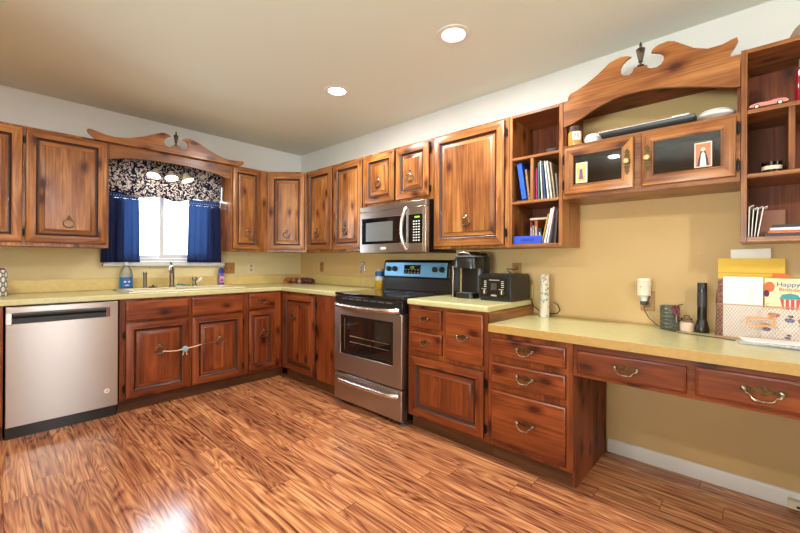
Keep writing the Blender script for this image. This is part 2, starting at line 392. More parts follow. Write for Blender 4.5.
# ------------------------------------------------------------------ cabinet parts
def ringpts(x0, x1, z0, z1, ins, y):
    return [(x0+ins, y, z0+ins), (x1-ins, y, z0+ins), (x1-ins, y, z1-ins), (x0+ins, y, z1-ins)]
def ring_pull(parent, x, z, y, r=0.033):
    y += 0.0005
    mb = MB()
    mb.lathe([(0.0, -0.001), (0.012, -0.001), (0.013, -0.003), (0.009, -0.006), (0.005, -0.010), (0.006, -0.014), (0.0, -0.016)], (x, y, z+r+0.004), PEWTER, 14, 'y')
    mb.prism([(x-0.006, z+r+0.008), (x+0.006, z+r+0.008), (x+0.010, z+r+0.020), (x, z+r+0.030), (x-0.010, z+r+0.020)], y-0.004, y-0.0005, BRASS)
    n = 24; path = [(x + r*math.sin(2*PI*i/n), y-0.011-0.002*math.cos(2*PI*i/n), z + 0.88*r*math.cos(2*PI*i/n)) for i in range(n)]
    rad = [0.0036 + 0.0030*(0.5-0.5*math.cos(2*PI*i/n))**2 for i in range(n)]
    P = MB(); mb.tube(path, rad, PEWTER, 8, True)
    return mb.build('ring_pull', parent)
def bail_pull(parent, x, z, y, s=1.0):
    mb = MB(); q = lambda u, v: (x+u*s, z+v*s)
    half = [(0, 0.024), (0.006, 0.017), (0.012, 0.019), (0.016, 0.012), (0.026, 0.012), (0.034, 0.017), (0.046, 0.014), (0.052, 0.006), (0.046, -0.002),
            (0.036, 0.001), (0.028, 0.003), (0.018, -0.001), (0.010, -0.002), (0.005, -0.008)]
    poly = [q(-u, v) for u, v in half[:0:-1]] + [q(u, v) for u, v in half] + [q(0, -0.010)]
    mb.prism(poly, y-0.0035, y-0.0005, BRASS)
    for sx in (-1, 1):
        mb.lathe([(0, -0.001), (0.007*s, -0.001), (0.006*s, -0.012), (0.008*s, -0.016), (0.005*s, -0.021), (0, -0.022)], (x+sx*0.041*s, y, z+0.007*s), PEWTER, 10, 'y')
    path = [(x+u*s, y-d*s, z+v*s) for u, v, d in [(-0.041, 0.007, 0.016), (-0.036, -0.002, 0.022), (-0.029, -0.004, 0.026), (-0.024, -0.014, 0.028), (-0.014, -0.019, 0.028),
            (-0.005, -0.018, 0.028), (0, -0.020, 0.028), (0.005, -0.018, 0.028), (0.014, -0.019, 0.028), (0.024, -0.014, 0.028), (0.029, -0.004, 0.026), (0.036, -0.002, 0.022), (0.041, 0.007, 0.016)]]
    mb.tube(path, [0.003*s, 0.004*s, 0.003*s, 0.0035*s, 0.005*s, 0.003*s, 0.0055*s, 0.003*s, 0.005*s, 0.0035*s, 0.003*s, 0.004*s, 0.003*s], PEWTER, 8)
    return mb.build('bail_pull', parent)
def hinge(parent, x, z, y):
    mb = MB(); mb.lathe([(0.0045, -0.024), (0.0045, 0.024)], (x, y-0.004, z), HINGE, 8); mb.lathe([(0.003, -0.030), (0.003, 0.030)], (x, y-0.004, z), HINGE, 8)
    mb.box(x-0.009, x+0.009, y-0.002, y+0.0, z-0.022, z+0.022, HINGE)
    return mb.build('hinge', parent)
def door(parent, x0, x1, z0, z1, W, pull=None, px=None, pz=None, hs=None, glassy=False, name='door'):
    """raised-panel door in front of the face frame (y = 0), 20 mm thick"""
    mb = MB()
    k = min(1.0, (x1-x0)/0.34)
    S = [(0.0, -0.0015), (0.0, -0.014), (0.003, -0.0185), (0.007, -0.020), (0.046*k, -0.020), (0.049*k, -0.0225), (0.053*k, -0.022), (0.058*k, -0.013), (0.068*k, -0.008)]
    def ms(k_, j): return (W['x'] if j in (0, 2) else W['z'])
    if glassy:
        S = S[:-2] + [(0.054*k, -0.012), (0.054*k, -0.0015)]
        rings = [ringpts(x0, x1, z0, z1, i, y) for i, y in S] + [ringpts(x0, x1, z0, z1, 0.0, -0.0015)]
        mb.loft(rings, W['x'], False, False, msides=ms)
        o = mb.build(name, parent)
        i = 0.053*k; MB().box(x0+i, x1-i, -0.010, -0.006, z0+i, z1-i, CABGLASS).build('glass_pane', o)
    else:
        rings = [ringpts(x0, x1, z0, z1, i, y) for i, y in S]
        mb.loft(rings, W['x'], True, True, msides=lambda k_, j: GLAZE_SHADE if (k_ >= len(S)-3 or k_ == 0) else ms(k_, j))  # grooves and side edges coloured dark, stain plus painted shade
        o = mb.build(name, parent)
        T = [(0.0683*k, -0.0083), (0.0683*k, -0.0088), (0.073*k, -0.0092), (0.099*k, -0.0195), (0.1012*k, -0.0218)]
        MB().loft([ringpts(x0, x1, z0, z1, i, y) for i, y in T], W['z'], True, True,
                  msides=lambda k_, j: GLAZE_SHADE if k_ in (0, 1, 3) else ms(k_, j)).build('raised_panel', o)
    yp = -0.0225
    if pull == 'ring': ring_pull(o, px, pz, yp)
    for hx, hz in (hs or []): hinge(o, hx, hz, -0.006)
    return o
def drawer(parent, x0, x1, z0, z1, W, pulls=1, s=1.0, px=None):
    S = [(0.0, -0.0015), (0.0, -0.011), (0.002, -0.0145), (0.007, -0.0165), (0.011, -0.020)]
    o = MB().loft([ringpts(x0, x1, z0, z1, i, y) for i, y in S], W['x'], msides=lambda k_, j: GLAZE_SHADE if k_ == 0 else W['x']).build('drawer', parent)  # side edges coloured dark like the shaded gaps
    if pulls: bail_pull(o, px or (x0+x1)/2, (z0+z1)/2, -0.020, s)
    return o
def carcass(t, w, d, z0, z1, W, toe=None, side=None):
    MB().box(0.001, w-0.001, 0.018, d-0.002, z0, z1, W['z']).build('carcass', t, 0.001)
def face_frame(t, w, z0, z1, W):
    MB().box(0, w, 0.0, 0.0175, z0, z1, W['z']).build('face_frame', t, 0.0015)
def toe_kick(t, w, d, x0=0.0):
    MB().box(x0, w, 0.052, d-0.02, 0.0, 0.099, TOE).build('toe_kick', t)

# ------------------------------------------------------------------ base cabinets, back wall (face at y = -0.615)
FB = -0.615
t = thing('base_cabinet', 'base cabinet under the sink with two drawer fronts over two ring-pull doors', 'cabinet', (-1.967, FB, 0))
W1 = 0.965; face_frame(t, W1, 0.10, 0.873, WL); MB().cells([0.001, 0.018, W1-0.018, W1-0.001], [0.018, 0.030, 0.596, 0.608], lambda i, j: not (i == 1 and j == 1), 0.121, 0.873, WL['z'], 'z').build('carcass', t); MB().box(0.001, W1-0.001, 0.018, 0.608, 0.10, 0.1205, WIN['x']).build('bottom_board', t); toe_kick(t, W1, 0.61)
drawer(t, 0.037, 0.480, 0.704, 0.855, WL, 0); drawer(t, 0.507, 0.946, 0.704, 0.855, WL, 0)
# (the bowls hang inside this cabinet)
door(t, 0.037, 0.480, 0.112, 0.690, WL, 'ring', 0.264, 0.455, [(0.028, 0.60), (0.028, 0.19)])
door(t, 0.507, 0.946, 0.112, 0.690, WL, 'ring', 0.734, 0.455, [(0.954, 0.60), (0.954, 0.19)])
t = thing('base_cabinet', 'narrow base cabinet right of the sink doors, single drawer over narrow ring-pull door', 'cabinet', (-1.001, FB, 0))
face_frame(t, 0.384, 0.10, 0.873, WL); carcass(t, 0.384, 0.61, 0.10, 0.873, WL); toe_kick(t, 0.436, 0.61)
drawer(t, 0.040, 0.306, 0.712, 0.858, WL, 1, 0.85)
door(t, 0.040, 0.306, 0.125, 0.693, WL, 'ring', 0.185, 0.468)
# base corner cabinet on the right wall
t = thing('base_cabinet', 'corner base cabinet left of the stove with one tall ring-pull door and plain panel', 'cabinet', (FB, -0.618, 0), RB)
face_frame(t, 0.930, 0.10, 0.873, WL); toe_kick(t, 0.930, 0.61, 0.055)
MB().box(0.001, 0.929, 0.018, 0.608, 0.10, 0.873, WL['z']).build('carcass', t, 0.001)
door(t, 0.066, 0.602, 0.118, 0.850, WL, 'ring', 0.265, 0.635, [(0.613, 0.78), (0.613, 0.57), (0.613, 0.30)])
MB().box(0.728, 0.915, -0.004, -0.001, 0.105, 0.860, WL['z']).build('end_panel', t, 0.002)
# base cabinet right of the stove
t = thing('base_cabinet', 'base cabinet right of the stove with three drawers over one wide panel door', 'cabinet', (FB, -2.348, 0), RB)
face_frame(t, 0.634, 0.10, 0.873, WL); carcass(t, 0.634, 0.61, 0.10, 0.873, WL); toe_kick(t, 0.634, 0.61)
drawer(t, 0.027, 0.296, 0.722, 0.852, WL, 1, 0.85); drawer(t, 0.027, 0.300, 0.560, 0.694, WL, 1, 0.85)
drawer(t, 0.330, 0.606, 0.548, 0.857, WL, 1, 0.95)
door(t, 0.029, 0.612, 0.118, 0.520, WL, None, hs=[(0.622, 0.45), (0.622, 0.18)])
# desk pedestal
t = thing('drawer_cabinet', 'low three-drawer cabinet under the left end of the desk', 'cabinet', (FB, -2.984, 0), RB)
w_ = 0.483; face_frame(t, w_, 0.10, 0.764, WL)
MB().box(0.001, w_-0.019, 0.018, 0.600, 0.10, 0.764, WL['z']).build('carcass', t)
MB().cells([0.018, 0.052, 0.600], [0.0, 0.10, 0.764], lambda i, j: not (i == 0 and j == 0), w_-0.0185, w_-0.0005, WIN['z'], 'x').build('side_panel', t, 0.001)
MB().box(0, w_-0.019, 0.052, 0.59, 0.0, 0.099, TOE).build('toe_kick', t)
drawer(t, 0.027, 0.450, 0.628, 0.734, WL, 1, 1.1); drawer(t, 0.028, 0.450, 0.468, 0.592, WL, 1, 1.1); drawer(t, 0.028, 0.452, 0.122, 0.430, WL, 1, 1.1)
# knee-hole drawers hung under the desk top
t = thing('desk_apron', 'wooden desk apron with two shallow drawers over the open knee space', 'desk', (FB, -3.4685, 0), RB)
MB().box(0, 1.03, 0.0, 0.0175, 0.600, 0.764, WL['x']).build('face_frame', t, 0.0015)
MB().box(0.03, 0.46, 0.018, 0.45, 0.622, 0.745, WIN['x']).build('drawer_box', t)
MB().box(0.50, 0.98, 0.018, 0.45, 0.622, 0.745, WIN['x']).build('drawer_box', t)
MB().box(0.001, 1.03, 0.56, 0.58, 0.66, 0.764, WIN['x']).build('back_rail', t)
drawer(t, 0.020, 0.465, 0.620, 0.735, WL, 1, 1.1); drawer(t, 0.495, 0.985, 0.620, 0.742, WL, 1, 1.3, 0.700)
t = thing('drawer_cabinet', 'low drawer cabinet under the far right end of the desk', 'cabinet', (FB, -4.50, 0), RB)
face_frame(t, 0.45, 0.10, 0.764, WL); carcass(t, 0.45, 0.60, 0.10, 0.764, WL); toe_kick(t, 0.45, 0.60)
for z0, z1 in ((0.628, 0.734), (0.468, 0.592), (0.122, 0.430)): drawer(t, 0.027, 0.423, z0, z1, WL, 1, 1.1)
# base cabinet left of the dishwasher (mostly out of frame)
t = thing('base_cabinet', 'base cabinet left of the dishwasher with one drawer over one door', 'cabinet', (-3.20, FB, 0))
face_frame(t, 0.62, 0.10, 0.873, WL); carcass(t, 0.62, 0.61, 0.10, 0.873, WL); toe_kick(t, 0.62, 0.61)
drawer(t, 0.03, 0.59, 0.704, 0.855, WL); door(t, 0.03, 0.59, 0.112, 0.690, WL, 'ring', 0.30, 0.455)

# ------------------------------------------------------------------ counter tops
SX0, SX1, SY0, SY1 = -1.90, -0.97, -0.575, -0.085
t = thing('countertop', 'pale yellow-green laminate L-shaped countertop with backsplash around the sink corner', 'countertop', (-3.2, 0, 0))
us = [0, SX0+0.03+3.2, SX1-0.03+3.2, -0.636+3.2, 3.199]; vs = [-1.549, -0.636, SY0+0.03, SY1-0.03, -0.001]
def mk(i, j):
    if j == 0: return i == 3
    return not (i == 1 and j == 2)
MB().cells(us, vs, mk, 0.8745, 0.914, COUNTER, 'z').build('worktop', t, 0.007, 3)
bs = MB().cells([0.0, 3.180, 3.199], [-1.549, -0.020, -0.001], lambda i, j: j == 1 or i == 1, 0.9145, 1.014, SPLASH, 'z').build('backsplash', t, 0.004)
t = thing('countertop', 'short yellow-green countertop beside the stove under coffee maker and toaster', 'countertop', (0, -2.345, 0), RB)
MB().box(0.0, 0.645, -0.636, -0.001, 0.8745, 0.914, COUNTER).build('worktop', t, 0.010, 4).location = (0, 0, 0)
MB().box(0.0, 0.645, -0.019, -0.001, 0.9145, 1.014, SPLASH).build('backsplash', t, 0.004)
t = thing('desktop', 'long low yellow-green laminate desk top with mustard edge along the right wall', 'countertop', (0, -2.9915, 0), RB)
MB().cells([0.0, 1.98], [-0.636, -0.001], lambda i, j: True, 0.7650, 0.810, COUNTER, 'z', EDGE).build('worktop', t, 0.0015)
MB().box(0.0, 1.98, -0.012, -0.001, 0.8105, 0.822, EDGE).build('rear_lip', t, 0.002)
MB().box(-0.001, -0.0005+0.001, -0.62, -0.01, 0.811, 0.8735, WU['y']).build('end_strip', t)

# ------------------------------------------------------------------ upper cabinets (face at 0.319 from the wall)
UD = 0.319
t = thing('wall_cabinet', 'two-door pine wall cabinet left of the window', 'cabinet', (-2.985, -UD, 0))
face_frame(t, 0.999, 1.271, 2.129, WU); carcass(t, 0.999, 0.317, 1.271, 2.129, WU)
door(t, 0.025, 0.501, 1.300, 2.112, WU, 'ring', 0.27, 1.452); door(t, 0.518, 0.982, 1.300, 2.112, WU, 'ring', 0.754, 1.450, [(0.510, 2.03), (0.510, 1.37)])
t = thing('wall_cabinet', 'narrow single-door pine wall cabinet right of the window', 'cabinet', (-1.005, -UD, 0))
face_frame(t, 0.385, 1.271, 2.129, WU); carcass(t, 0.385, 0.317, 1.271, 2.129, WU)
door(t, 0.016, 0.302, 1.296, 2.108, WU, 'ring', 0.165, 1.452)
# diagonal corner cabinet
t = thing('wall_cabinet', 'diagonal corner wall cabinet with a single door, between the two walls', 'cabinet', (-0.618, -0.320, 0), -PI/4)
wd = 0.298*math.sqrt(2)
MB().box(0.002, wd-0.002, 0.001, 0.0165, 1.271, 2.129, WU['z']).build('face_frame', t, 0.001)
inv = Matrix.Rotation(PI/4, 3, 'Z')
pl = [inv @ (Vector((x, y, 0)) - Vector((-0.618, -0.320, 0))) for x, y in ((-0.616, -0.302), (-0.302, -0.616), (-0.003, -0.616), (-0.003, -0.003), (-0.616, -0.003))]
MB().prism([(p.x, p.y) for p in pl], 1.271, 2.129, WU['z'], 'z').build('carcass', t)
door(t, 0.022, wd-0.022, 1.292, 2.102, WU, 'ring', wd/2, 1.452)
t = thing('wall_cabinet', 'two-door wall cabinet between the corner cabinet and the microwave', 'cabinet', (-UD, -0.6205, 0), RB)
face_frame(t, 0.920, 1.271, 2.129, WU); carcass(t, 0.920, 0.317, 1.271, 2.129, WU)
door(t, 0.018, 0.446, 1.290, 2.110, WU, 'ring', 0.215, 1.450); door(t, 0.482, 0.900, 1.290, 2.110, WU, 'ring', 0.668, 1.455)
t = thing('wall_cabinet', 'short two-door wall cabinet mounted above the microwave', 'cabinet', (-UD, -1.5425, 0), RB)
face_frame(t, 0.790, 1.660, 2.129, WU); carcass(t, 0.790, 0.317, 1.660, 2.129, WU)
door(t, 0.012, 0.382, 1.686, 2.108, WU, 'ring', 0.197, 1.850); door(t, 0.404, 0.752, 1.686, 2.108, WU, 'ring', 0.566, 1.850, [(0.762, 2.04), (0.762, 1.74)])
t = thing('wall_cabinet', 'large single-door wall cabinet between the microwave and the open cubbies', 'cabinet', (-UD, -2.334, 0), RB)
face_frame(t, 0.624, 1.271, 2.129, WU); carcass(t, 0.624, 0.317, 1.271, 2.129, WU)
door(t, 0.016, 0.596, 1.290, 2.112, WU, 'ring', 0.306, 1.462, [(0.606, 2.03), (0.606, 1.37)])

def board(x0, x1, y0, y1, z0, z1, name, t, W, ax): return MB().box(x0, x1, y0, y1, z0, z1, W[ax]).build(name, t, 0.0015)
# open cubbies left
t = thing('open_shelf_unit', 'open pine cubby shelf holding books and magazines, left of the glass-door cabinet', 'shelf', (-UD, -2.960, 0), RB)
w_ = 0.342
board(0.0, 0.020, 0.0, 0.317, 1.271, 2.129, 'side_panel', t, WU, 'z'); board(w_-0.022, w_, 0.0, 0.317, 1.271, 2.129, 'side_panel', t, WU, 'z')
board(0.0205, w_-0.0225, 0.0, 0.317, 1.272, 1.292, 'bottom_board', t, WU, 'x'); board(0.0205, w_-0.0225, 0.0, 0.317, 2.110, 2.128, 'top_board', t, WU, 'x')
board(0.0205, w_-0.0225, 0.0, 0.309, 1.550, 1.567, 'shelf', t, WU, 'x'); board(0.0205, w_-0.0225, 0.0, 0.309, 1.833, 1.850, 'shelf', t, WU, 'x')
board(0.143, 0.163, 0.0, 0.309, 1.5675, 1.8325, 'divider', t, WU, 'z')
MB().box(0.0205, w_-0.0225, 0.310, 0.317, 1.293, 2.109, WIN['z']).build('back_panel', t)
# glass door cabinet (hollow)
t = thing('glass_door_cabinet', 'shallow wall cabinet with two glass doors above the desk', 'cabinet', (-UD, -3.304, 0), RB)
w_ = 0.789; z0, z1 = 1.547, 1.862
board(0.0, 0.016, 0.018, 0.317, z0, z1, 'side_panel', t, WU, 'z'); board(w_-0.016, w_, 0.018, 0.317, z0, z1, 'side_panel', t, WU, 'z')
board(0.0165, w_-0.0165, 0.018, 0.317, z0, z0+0.018, 'bottom_board', t, WU, 'x'); board(0.0165, w_-0.0165, 0.018, 0.317, z1-0.016, z1, 'top_board', t, WU, 'x')
MB().box(0.0165, w_-0.0165, 0.308, 0.317, z0+0.019, z1-0.017, WIN['x']).build('back_panel', t)
MB().cells([0, 0.03, 0.37, 0.40, 0.76, w_], [z0, z0+0.04, z1-0.03, z1], lambda i, j: not (i in (1, 3) and j == 1), 0.0, 0.0175, WU['x'], 'y').build('face_frame', t, 0.0015)
def plate_knob(parent, x, z):
    mb = MB(); y = -0.0235
    half = [(0, 0.050), (0.005, 0.042), (0.009, 0.036), (0.005, 0.029), (0.010, 0.022), (0.006, 0.014), (0.011, 0.006)]
    poly = [(x+u, z+v) for u, v in half] + [(x+u, z-v) for u, v in half[::-1]] + [(x-u, z-v) for u, v in half[1:]] + [(x-u, z+v) for u, v in half[::-1][:-1]]
    mb.prism(poly, y, y+0.0025, BRASS)
    mb.v = [(x+(vx-x)*1.45, vy, z+(vz-z)*1.4) for vx, vy, vz in mb.v]
    o = mb.build('backplate', parent)
    MB().lathe([(0, 0), (0.006, 0), (0.005, -0.008), (0.012, -0.013), (0.014, -0.019), (0.010, -0.025), (0, -0.027)], (x, y-0.0003, z), KNOB, 16, 'y').build('door_knob', parent, label='round cream knob')
KNOB = plain('cream_ceramic', srgb(214, 178, 120), 0.25, coat=0.4, var=0.15, vscale=120)
d1 = door(t, 0.013, 0.368, 1.572, 1.843, WU, glassy=True); plate_knob(d1, 0.340, 1.712); hinge(d1, 0.007, 1.78, -0.006); hinge(d1, 0.007, 1.63, -0.006)
d2 = door(t, 0.404, 0.775, 1.572, 1.847, WU, glassy=True); plate_knob(d2, 0.432, 1.714); hinge(d2, 0.782, 1.79, -0.006); hinge(d2, 0.782, 1.62, -0.006)
# arched canopy with scroll pediment above it
t = thing('scroll_pediment', 'large arched pine canopy board with swan-neck scrolls above the glass doors', 'pediment', (-UD, -3.304, 0), RB)
PH = [(-3.328, 2.1285), (-3.332, 2.152), (-3.345, 2.166), (-3.375, 2.174), (-3.426, 2.194), (-3.489, 2.230), (-3.548, 2.274), (-3.580, 2.285), (-3.606, 2.289), (-3.640, 2.282), (-3.657, 2.272), (-3.634, 2.263), (-3.615, 2.246), (-3.605, 2.226),
      (-3.606, 2.202), (-3.620, 2.183), (-3.645, 2.178), (-3.660, 2.186), (-3.666, 2.199), (-3.668, 2.209), (-3.728, 2.205), (-3.730, 2.190), (-3.745, 2.181), (-3.770, 2.178), (-3.790, 2.188), (-3.800, 2.205), (-3.800, 2.225), (-3.785, 2.243),
      (-3.762, 2.254), (-3.745, 2.261), (-3.752, 2.276), (-3.775, 2.289), (-3.817, 2.293), (-3.845, 2.282), (-3.880, 2.254), (-3.922, 2.220), (-3.975, 2.196), (-4.027, 2.196), (-4.060, 2.206), (-4.080, 2.210), (-4.084, 2.190), (-4.072, 2.165), (-4.058, 2.145), (-4.058, 2.1285)]
AH = [(-3.3045, 1.975), (-3.350, 1.985), (-3.402, 2.005), (-3.460, 2.032), (-3.514, 2.054), (-3.570, 2.070), (-3.619, 2.077), (-3.706, 2.077), (-3.799, 2.064), (-3.895, 2.040), (-3.976, 2.014), (-4.044, 1.990), (-4.077, 1.981), (-4.0925, 1.981), (-4.0925, 2.1285)]
poly = [(-y-3.304, z) for y, z in PH[::-1]]
poly2 = [(-y-3.304, z) for y, z in AH] 
full = poly2 + poly + [(0.0005, 2.1285)]
MB().prism(full, -0.001, 0.018, WU['x'], 'y').build('scroll_board', t, 0.0025)
MB().box(0.002, w_-0.002, 0.019, 0.317, 2.106, 2.128, WIN['x']).build('top_board', t)
MB().box(0.0005, 0.012, 0.019, 0.317, 1.864, 2.105, WIN['z']).build('side_panel', t)
MB().box(w_-0.012, w_-0.0005, 0.019, 0.317, 1.864, 2.105, WIN['z']).build('side_panel', t)
FIN = [(0, 0), (0.017, 0), (0.017, 0.006), (0.008, 0.009), (0.005, 0.014), (0.006, 0.020), (0.011, 0.025), (0.009, 0.029), (0.011, 0.034), (0.016, 0.060), (0.0195, 0.080), (0.0185, 0.084), (0.021, 0.087), (0.021, 0.091), (0.014, 0.095), (0.008, 0.100), (0.005, 0.104), (0.0075, 0.110), (0.006, 0.117), (0.002, 0.129), (0, 0.131)]
FINM = plain('finial_bronze', srgb(76, 64, 50), 0.35, 0.7, var=0.3, vscale=70)
MB().lathe(FIN, (0.394, 0.008, 2.208), FINM, 18).build('urn_finial', t, label='turned bronze urn')
# open cubbies right
t = thing('open_shelf_unit', 'open pine cubby shelf at the right edge holding toy car and mail', 'shelf', (-UD, -4.094, 0), RB)
w_ = 0.62
board(0.0, 0.022, 0.0, 0.317, 1.271, 2.140, 'side_panel', t, WU, 'z'); board(w_-0.022, w_, 0.0, 0.317, 1.271, 2.140, 'side_panel', t, WU, 'z')
board(0.0225, w_-0.0225, 0.0, 0.317, 1.272, 1.294, 'bottom_board', t, WU, 'x'); board(0.0225, w_-0.0225, 0.0, 0.317, 2.120, 2.139, 'top_board', t, WU, 'x')
board(0.0225, w_-0.0225, 0.0, 0.309, 1.558, 1.577, 'shelf', t, WU, 'x'); board(0.0225, w_-0.0225, 0.0, 0.309, 1.847, 1.865, 'shelf', t, WU, 'x')
board(0.153, 0.173, 0.0, 0.309, 1.5775, 1.8465, 'divider', t, WU, 'z')
MB().box(0.0225, w_-0.0225, 0.310, 0.317, 1.295, 2.119, WIN['z']).build('back_panel', t)

# window canopy with pediment
t = thing('scroll_pediment', 'pine scroll pediment and arched valance board over the sink window', 'pediment', (-1.985, -UD, 0))
AA = [(-1.985, 1.992), (-1.92, 2.008), (-1.869, 2.018), (-1.749, 2.032), (-1.62, 2.040), (-1.505, 2.042), (-1.38, 2.038), (-1.232, 2.026), (-1.134, 2.011), (-1.060, 1.996), (-1.0065, 1.985), (-1.0065, 2.129), (-1.985, 2.129)]
MB().prism([(x+1.985, z) for x, z in AA], 0.001, 0.019, WU['x'], 'y').build('arched_board', t, 0.002)
PA = [(-2.080, 2.120), (-2.105, 2.142), (-2.124, 2.160), (-2.132, 2.180), (-2.122, 2.193), (-2.105, 2.193), (-2.067, 2.184), (-2.010, 2.171), (-1.950, 2.168), (-1.858, 2.182), (-1.753, 2.220), (-1.700, 2.248), (-1.659, 2.269), (-1.625, 2.284), (-1.594, 2.288), (-1.565, 2.281), (-1.546, 2.268),
      (-1.570, 2.258), (-1.588, 2.244), (-1.602, 2.225), (-1.603, 2.200), (-1.590, 2.180), (-1.565, 2.172), (-1.545, 2.178), (-1.540, 2.191), (-1.475, 2.198), (-1.470, 2.184), (-1.455, 2.175), (-1.432, 2.175), (-1.415, 2.190), (-1.408, 2.212), (-1.413, 2.236), (-1.428, 2.252), (-1.446, 2.258), (-1.466, 2.258),
      (-1.452, 2.272), (-1.425, 2.282), (-1.395, 2.285), (-1.369, 2.280), (-1.320, 2.262), (-1.277, 2.242), (-1.220, 2.214), (-1.161, 2.190), (-1.100, 2.173), (-1.039, 2.164), (-0.960, 2.168), (-0.905, 2.178), (-0.892, 2.168), (-0.895, 2.148), (-0.922, 2.128), (-0.960, 2.120)]
MB().prism([(x+1.985, z) for x, z in PA], -0.040, -0.023, WU['x'], 'y').build('scroll_board', t, 0.0025)
MB().box(0.02, 0.96, -0.0225, 0.0005, 2.123, 2.160, WU['x']).build('mounting_cleat', t)
MB().box(0.0, 0.978, 0.020, 0.317, 2.108, 2.128, WIN['x']).build('top_board', t)
MB().lathe([(r*0.95, h) for r, h in FIN], (0.477, -0.031, 2.197), FINM, 18).build('urn_finial', t, label='turned dark bronze urn')

# ------------------------------------------------------------------ recessed lights
EM = newmat('lamp_glow')[0]; EM.node_tree.nodes['Principled BSDF'].inputs['Emission Color'].default_value = (1, 0.97, 0.92, 1); EM.node_tree.nodes['Principled BSDF'].inputs['Emission Strength'].default_value = 9
LBL = ['recessed ceiling light nearer the corner, smaller-looking of the two glowing discs in the photo', 'recessed ceiling light above the counter end, larger-looking of the two glowing discs in the photo', 'recessed ceiling light over the left side of the kitchen', 'recessed ceiling light at the left side, farther from the window wall']
for (x, y), lb in zip(CANS, LBL):
    t = thing('recessed_light', lb, 'ceiling light', (x, y, H), group='recessed ceiling lights')
    MB().lathe([(0.066, -0.001), (0.098, -0.001), (0.096, -0.005), (0.070, -0.007), (0.066, -0.004)], (0, 0, 0), TRIM, 32, cap=False).build('trim_ring', t)
    MB().lathe([(0.0, -0.003), (0.066, -0.003), (0.066, -0.001), (0, -0.001)], (0, 0, 0), EM, 32).build('lens', t)
    area('ceiling_can', (x, y, H-0.012), (0, 0, 0), 0.12, 0.12, CAN_W, (1.0, 0.97, 0.92), 'DISK')
# dining pendant behind the camera
PX, PY, PZ = -2.0, -5.25, 2.06
t = thing('pendant_lamp', 'clear globe pendant lamp hanging over the dining side of the room', 'lamp', (PX, PY, H))
MB().lathe([(0, -0.001), (0.06, -0.001), (0.055, -0.02), (0.0, -0.025)], (0, 0, 0), NICKEL).build('canopy', t)
MB().tube([(0, 0, -0.025), (0, 0, PZ-H+0.135)], 0.004, BLACKP).build('cord', t)
MB().lathe([(0, 0.135), (0.03, 0.135), (0.03, 0.10), (0.0, 0.10)], (0, 0, PZ-H), NICKEL).build('cap', t)
MB().ball((0, 0, PZ-H), 0.11, CLEAR, 24, 14).build('globe', t)
MB().ball((0, 0, PZ-H), 0.035, EM, 16, 10).build('bulb', t)
pl = bpy.data.lights.new('pendant_bulb', 'POINT'); pl.energy = 185; pl.color = (1, 0.965, 0.91); pl.shadow_soft_size = 0.045
po = bpy.data.objects.new('pendant_bulb', pl); C.objects.link(po); po.location = (PX, PY, PZ)

# three-shade light over the sink
SHADE = plain('ivory_shade', srgb(206, 196, 166), 0.35, coat=0.3)
t = thing('sink_light', 'three-shade light bar glowing over the sink in front of the valance', 'light fixture', (-1.50, -0.17, 2.107))
MB().box(-0.19, 0.19, -0.025, 0.025, -0.020, -0.001, BRASS).build('bar', t, 0.004)
for i, (dx, tl, ty) in enumerate(((-0.120, 0.30, 0.30), (0.0, 0.0, 0.38), (0.120, -0.30, 0.30))):
    arm = MB().tube([(dx*0.9, 0, -0.021), (dx*0.95, -0.004, -0.080), (dx, -0.008, -0.118)], 0.007, BRASS).build('arm', t)
    Mx = Matrix.Translation((dx, -0.008, -0.112)) @ Matrix.Rotation(-ty, 4, 'X') @ Matrix.Rotation(tl, 4, 'Y')
    s = MB().lathe([(0.016, 0.0), (0.019, -0.012), (0.028, -0.028), (0.046, -0.054), (0.055, -0.072), (0.052, -0.072), (0.044, -0.054), (0.026, -0.030), (0.0, -0.028)], (0, 0, 0), SHADE, 24, cap=False).build('lamp_shade', t)
    s.data.transform(Mx)
    q = MB().lathe([(0, -0.045), (0.032, -0.050), (0.045, -0.058), (0.048, -0.067), (0.026, -0.070), (0, -0.071)], (0, 0, 0), EM, 20).build('bulb', t)
    q.data.transform(Mx)
    bp = Mx @ Vector((0, 0, -0.125)); wp = Vector((-1.50, -0.17, 2.107)) + bp
    l = bpy.data.lights.new('sink_bulb', 'POINT'); l.energy = 0.6; l.color = (1, 0.88, 0.70); l.shadow_soft_size = 0.035
    lo = bpy.data.objects.new('sink_bulb', l); C.objects.link(lo); lo.location = wp

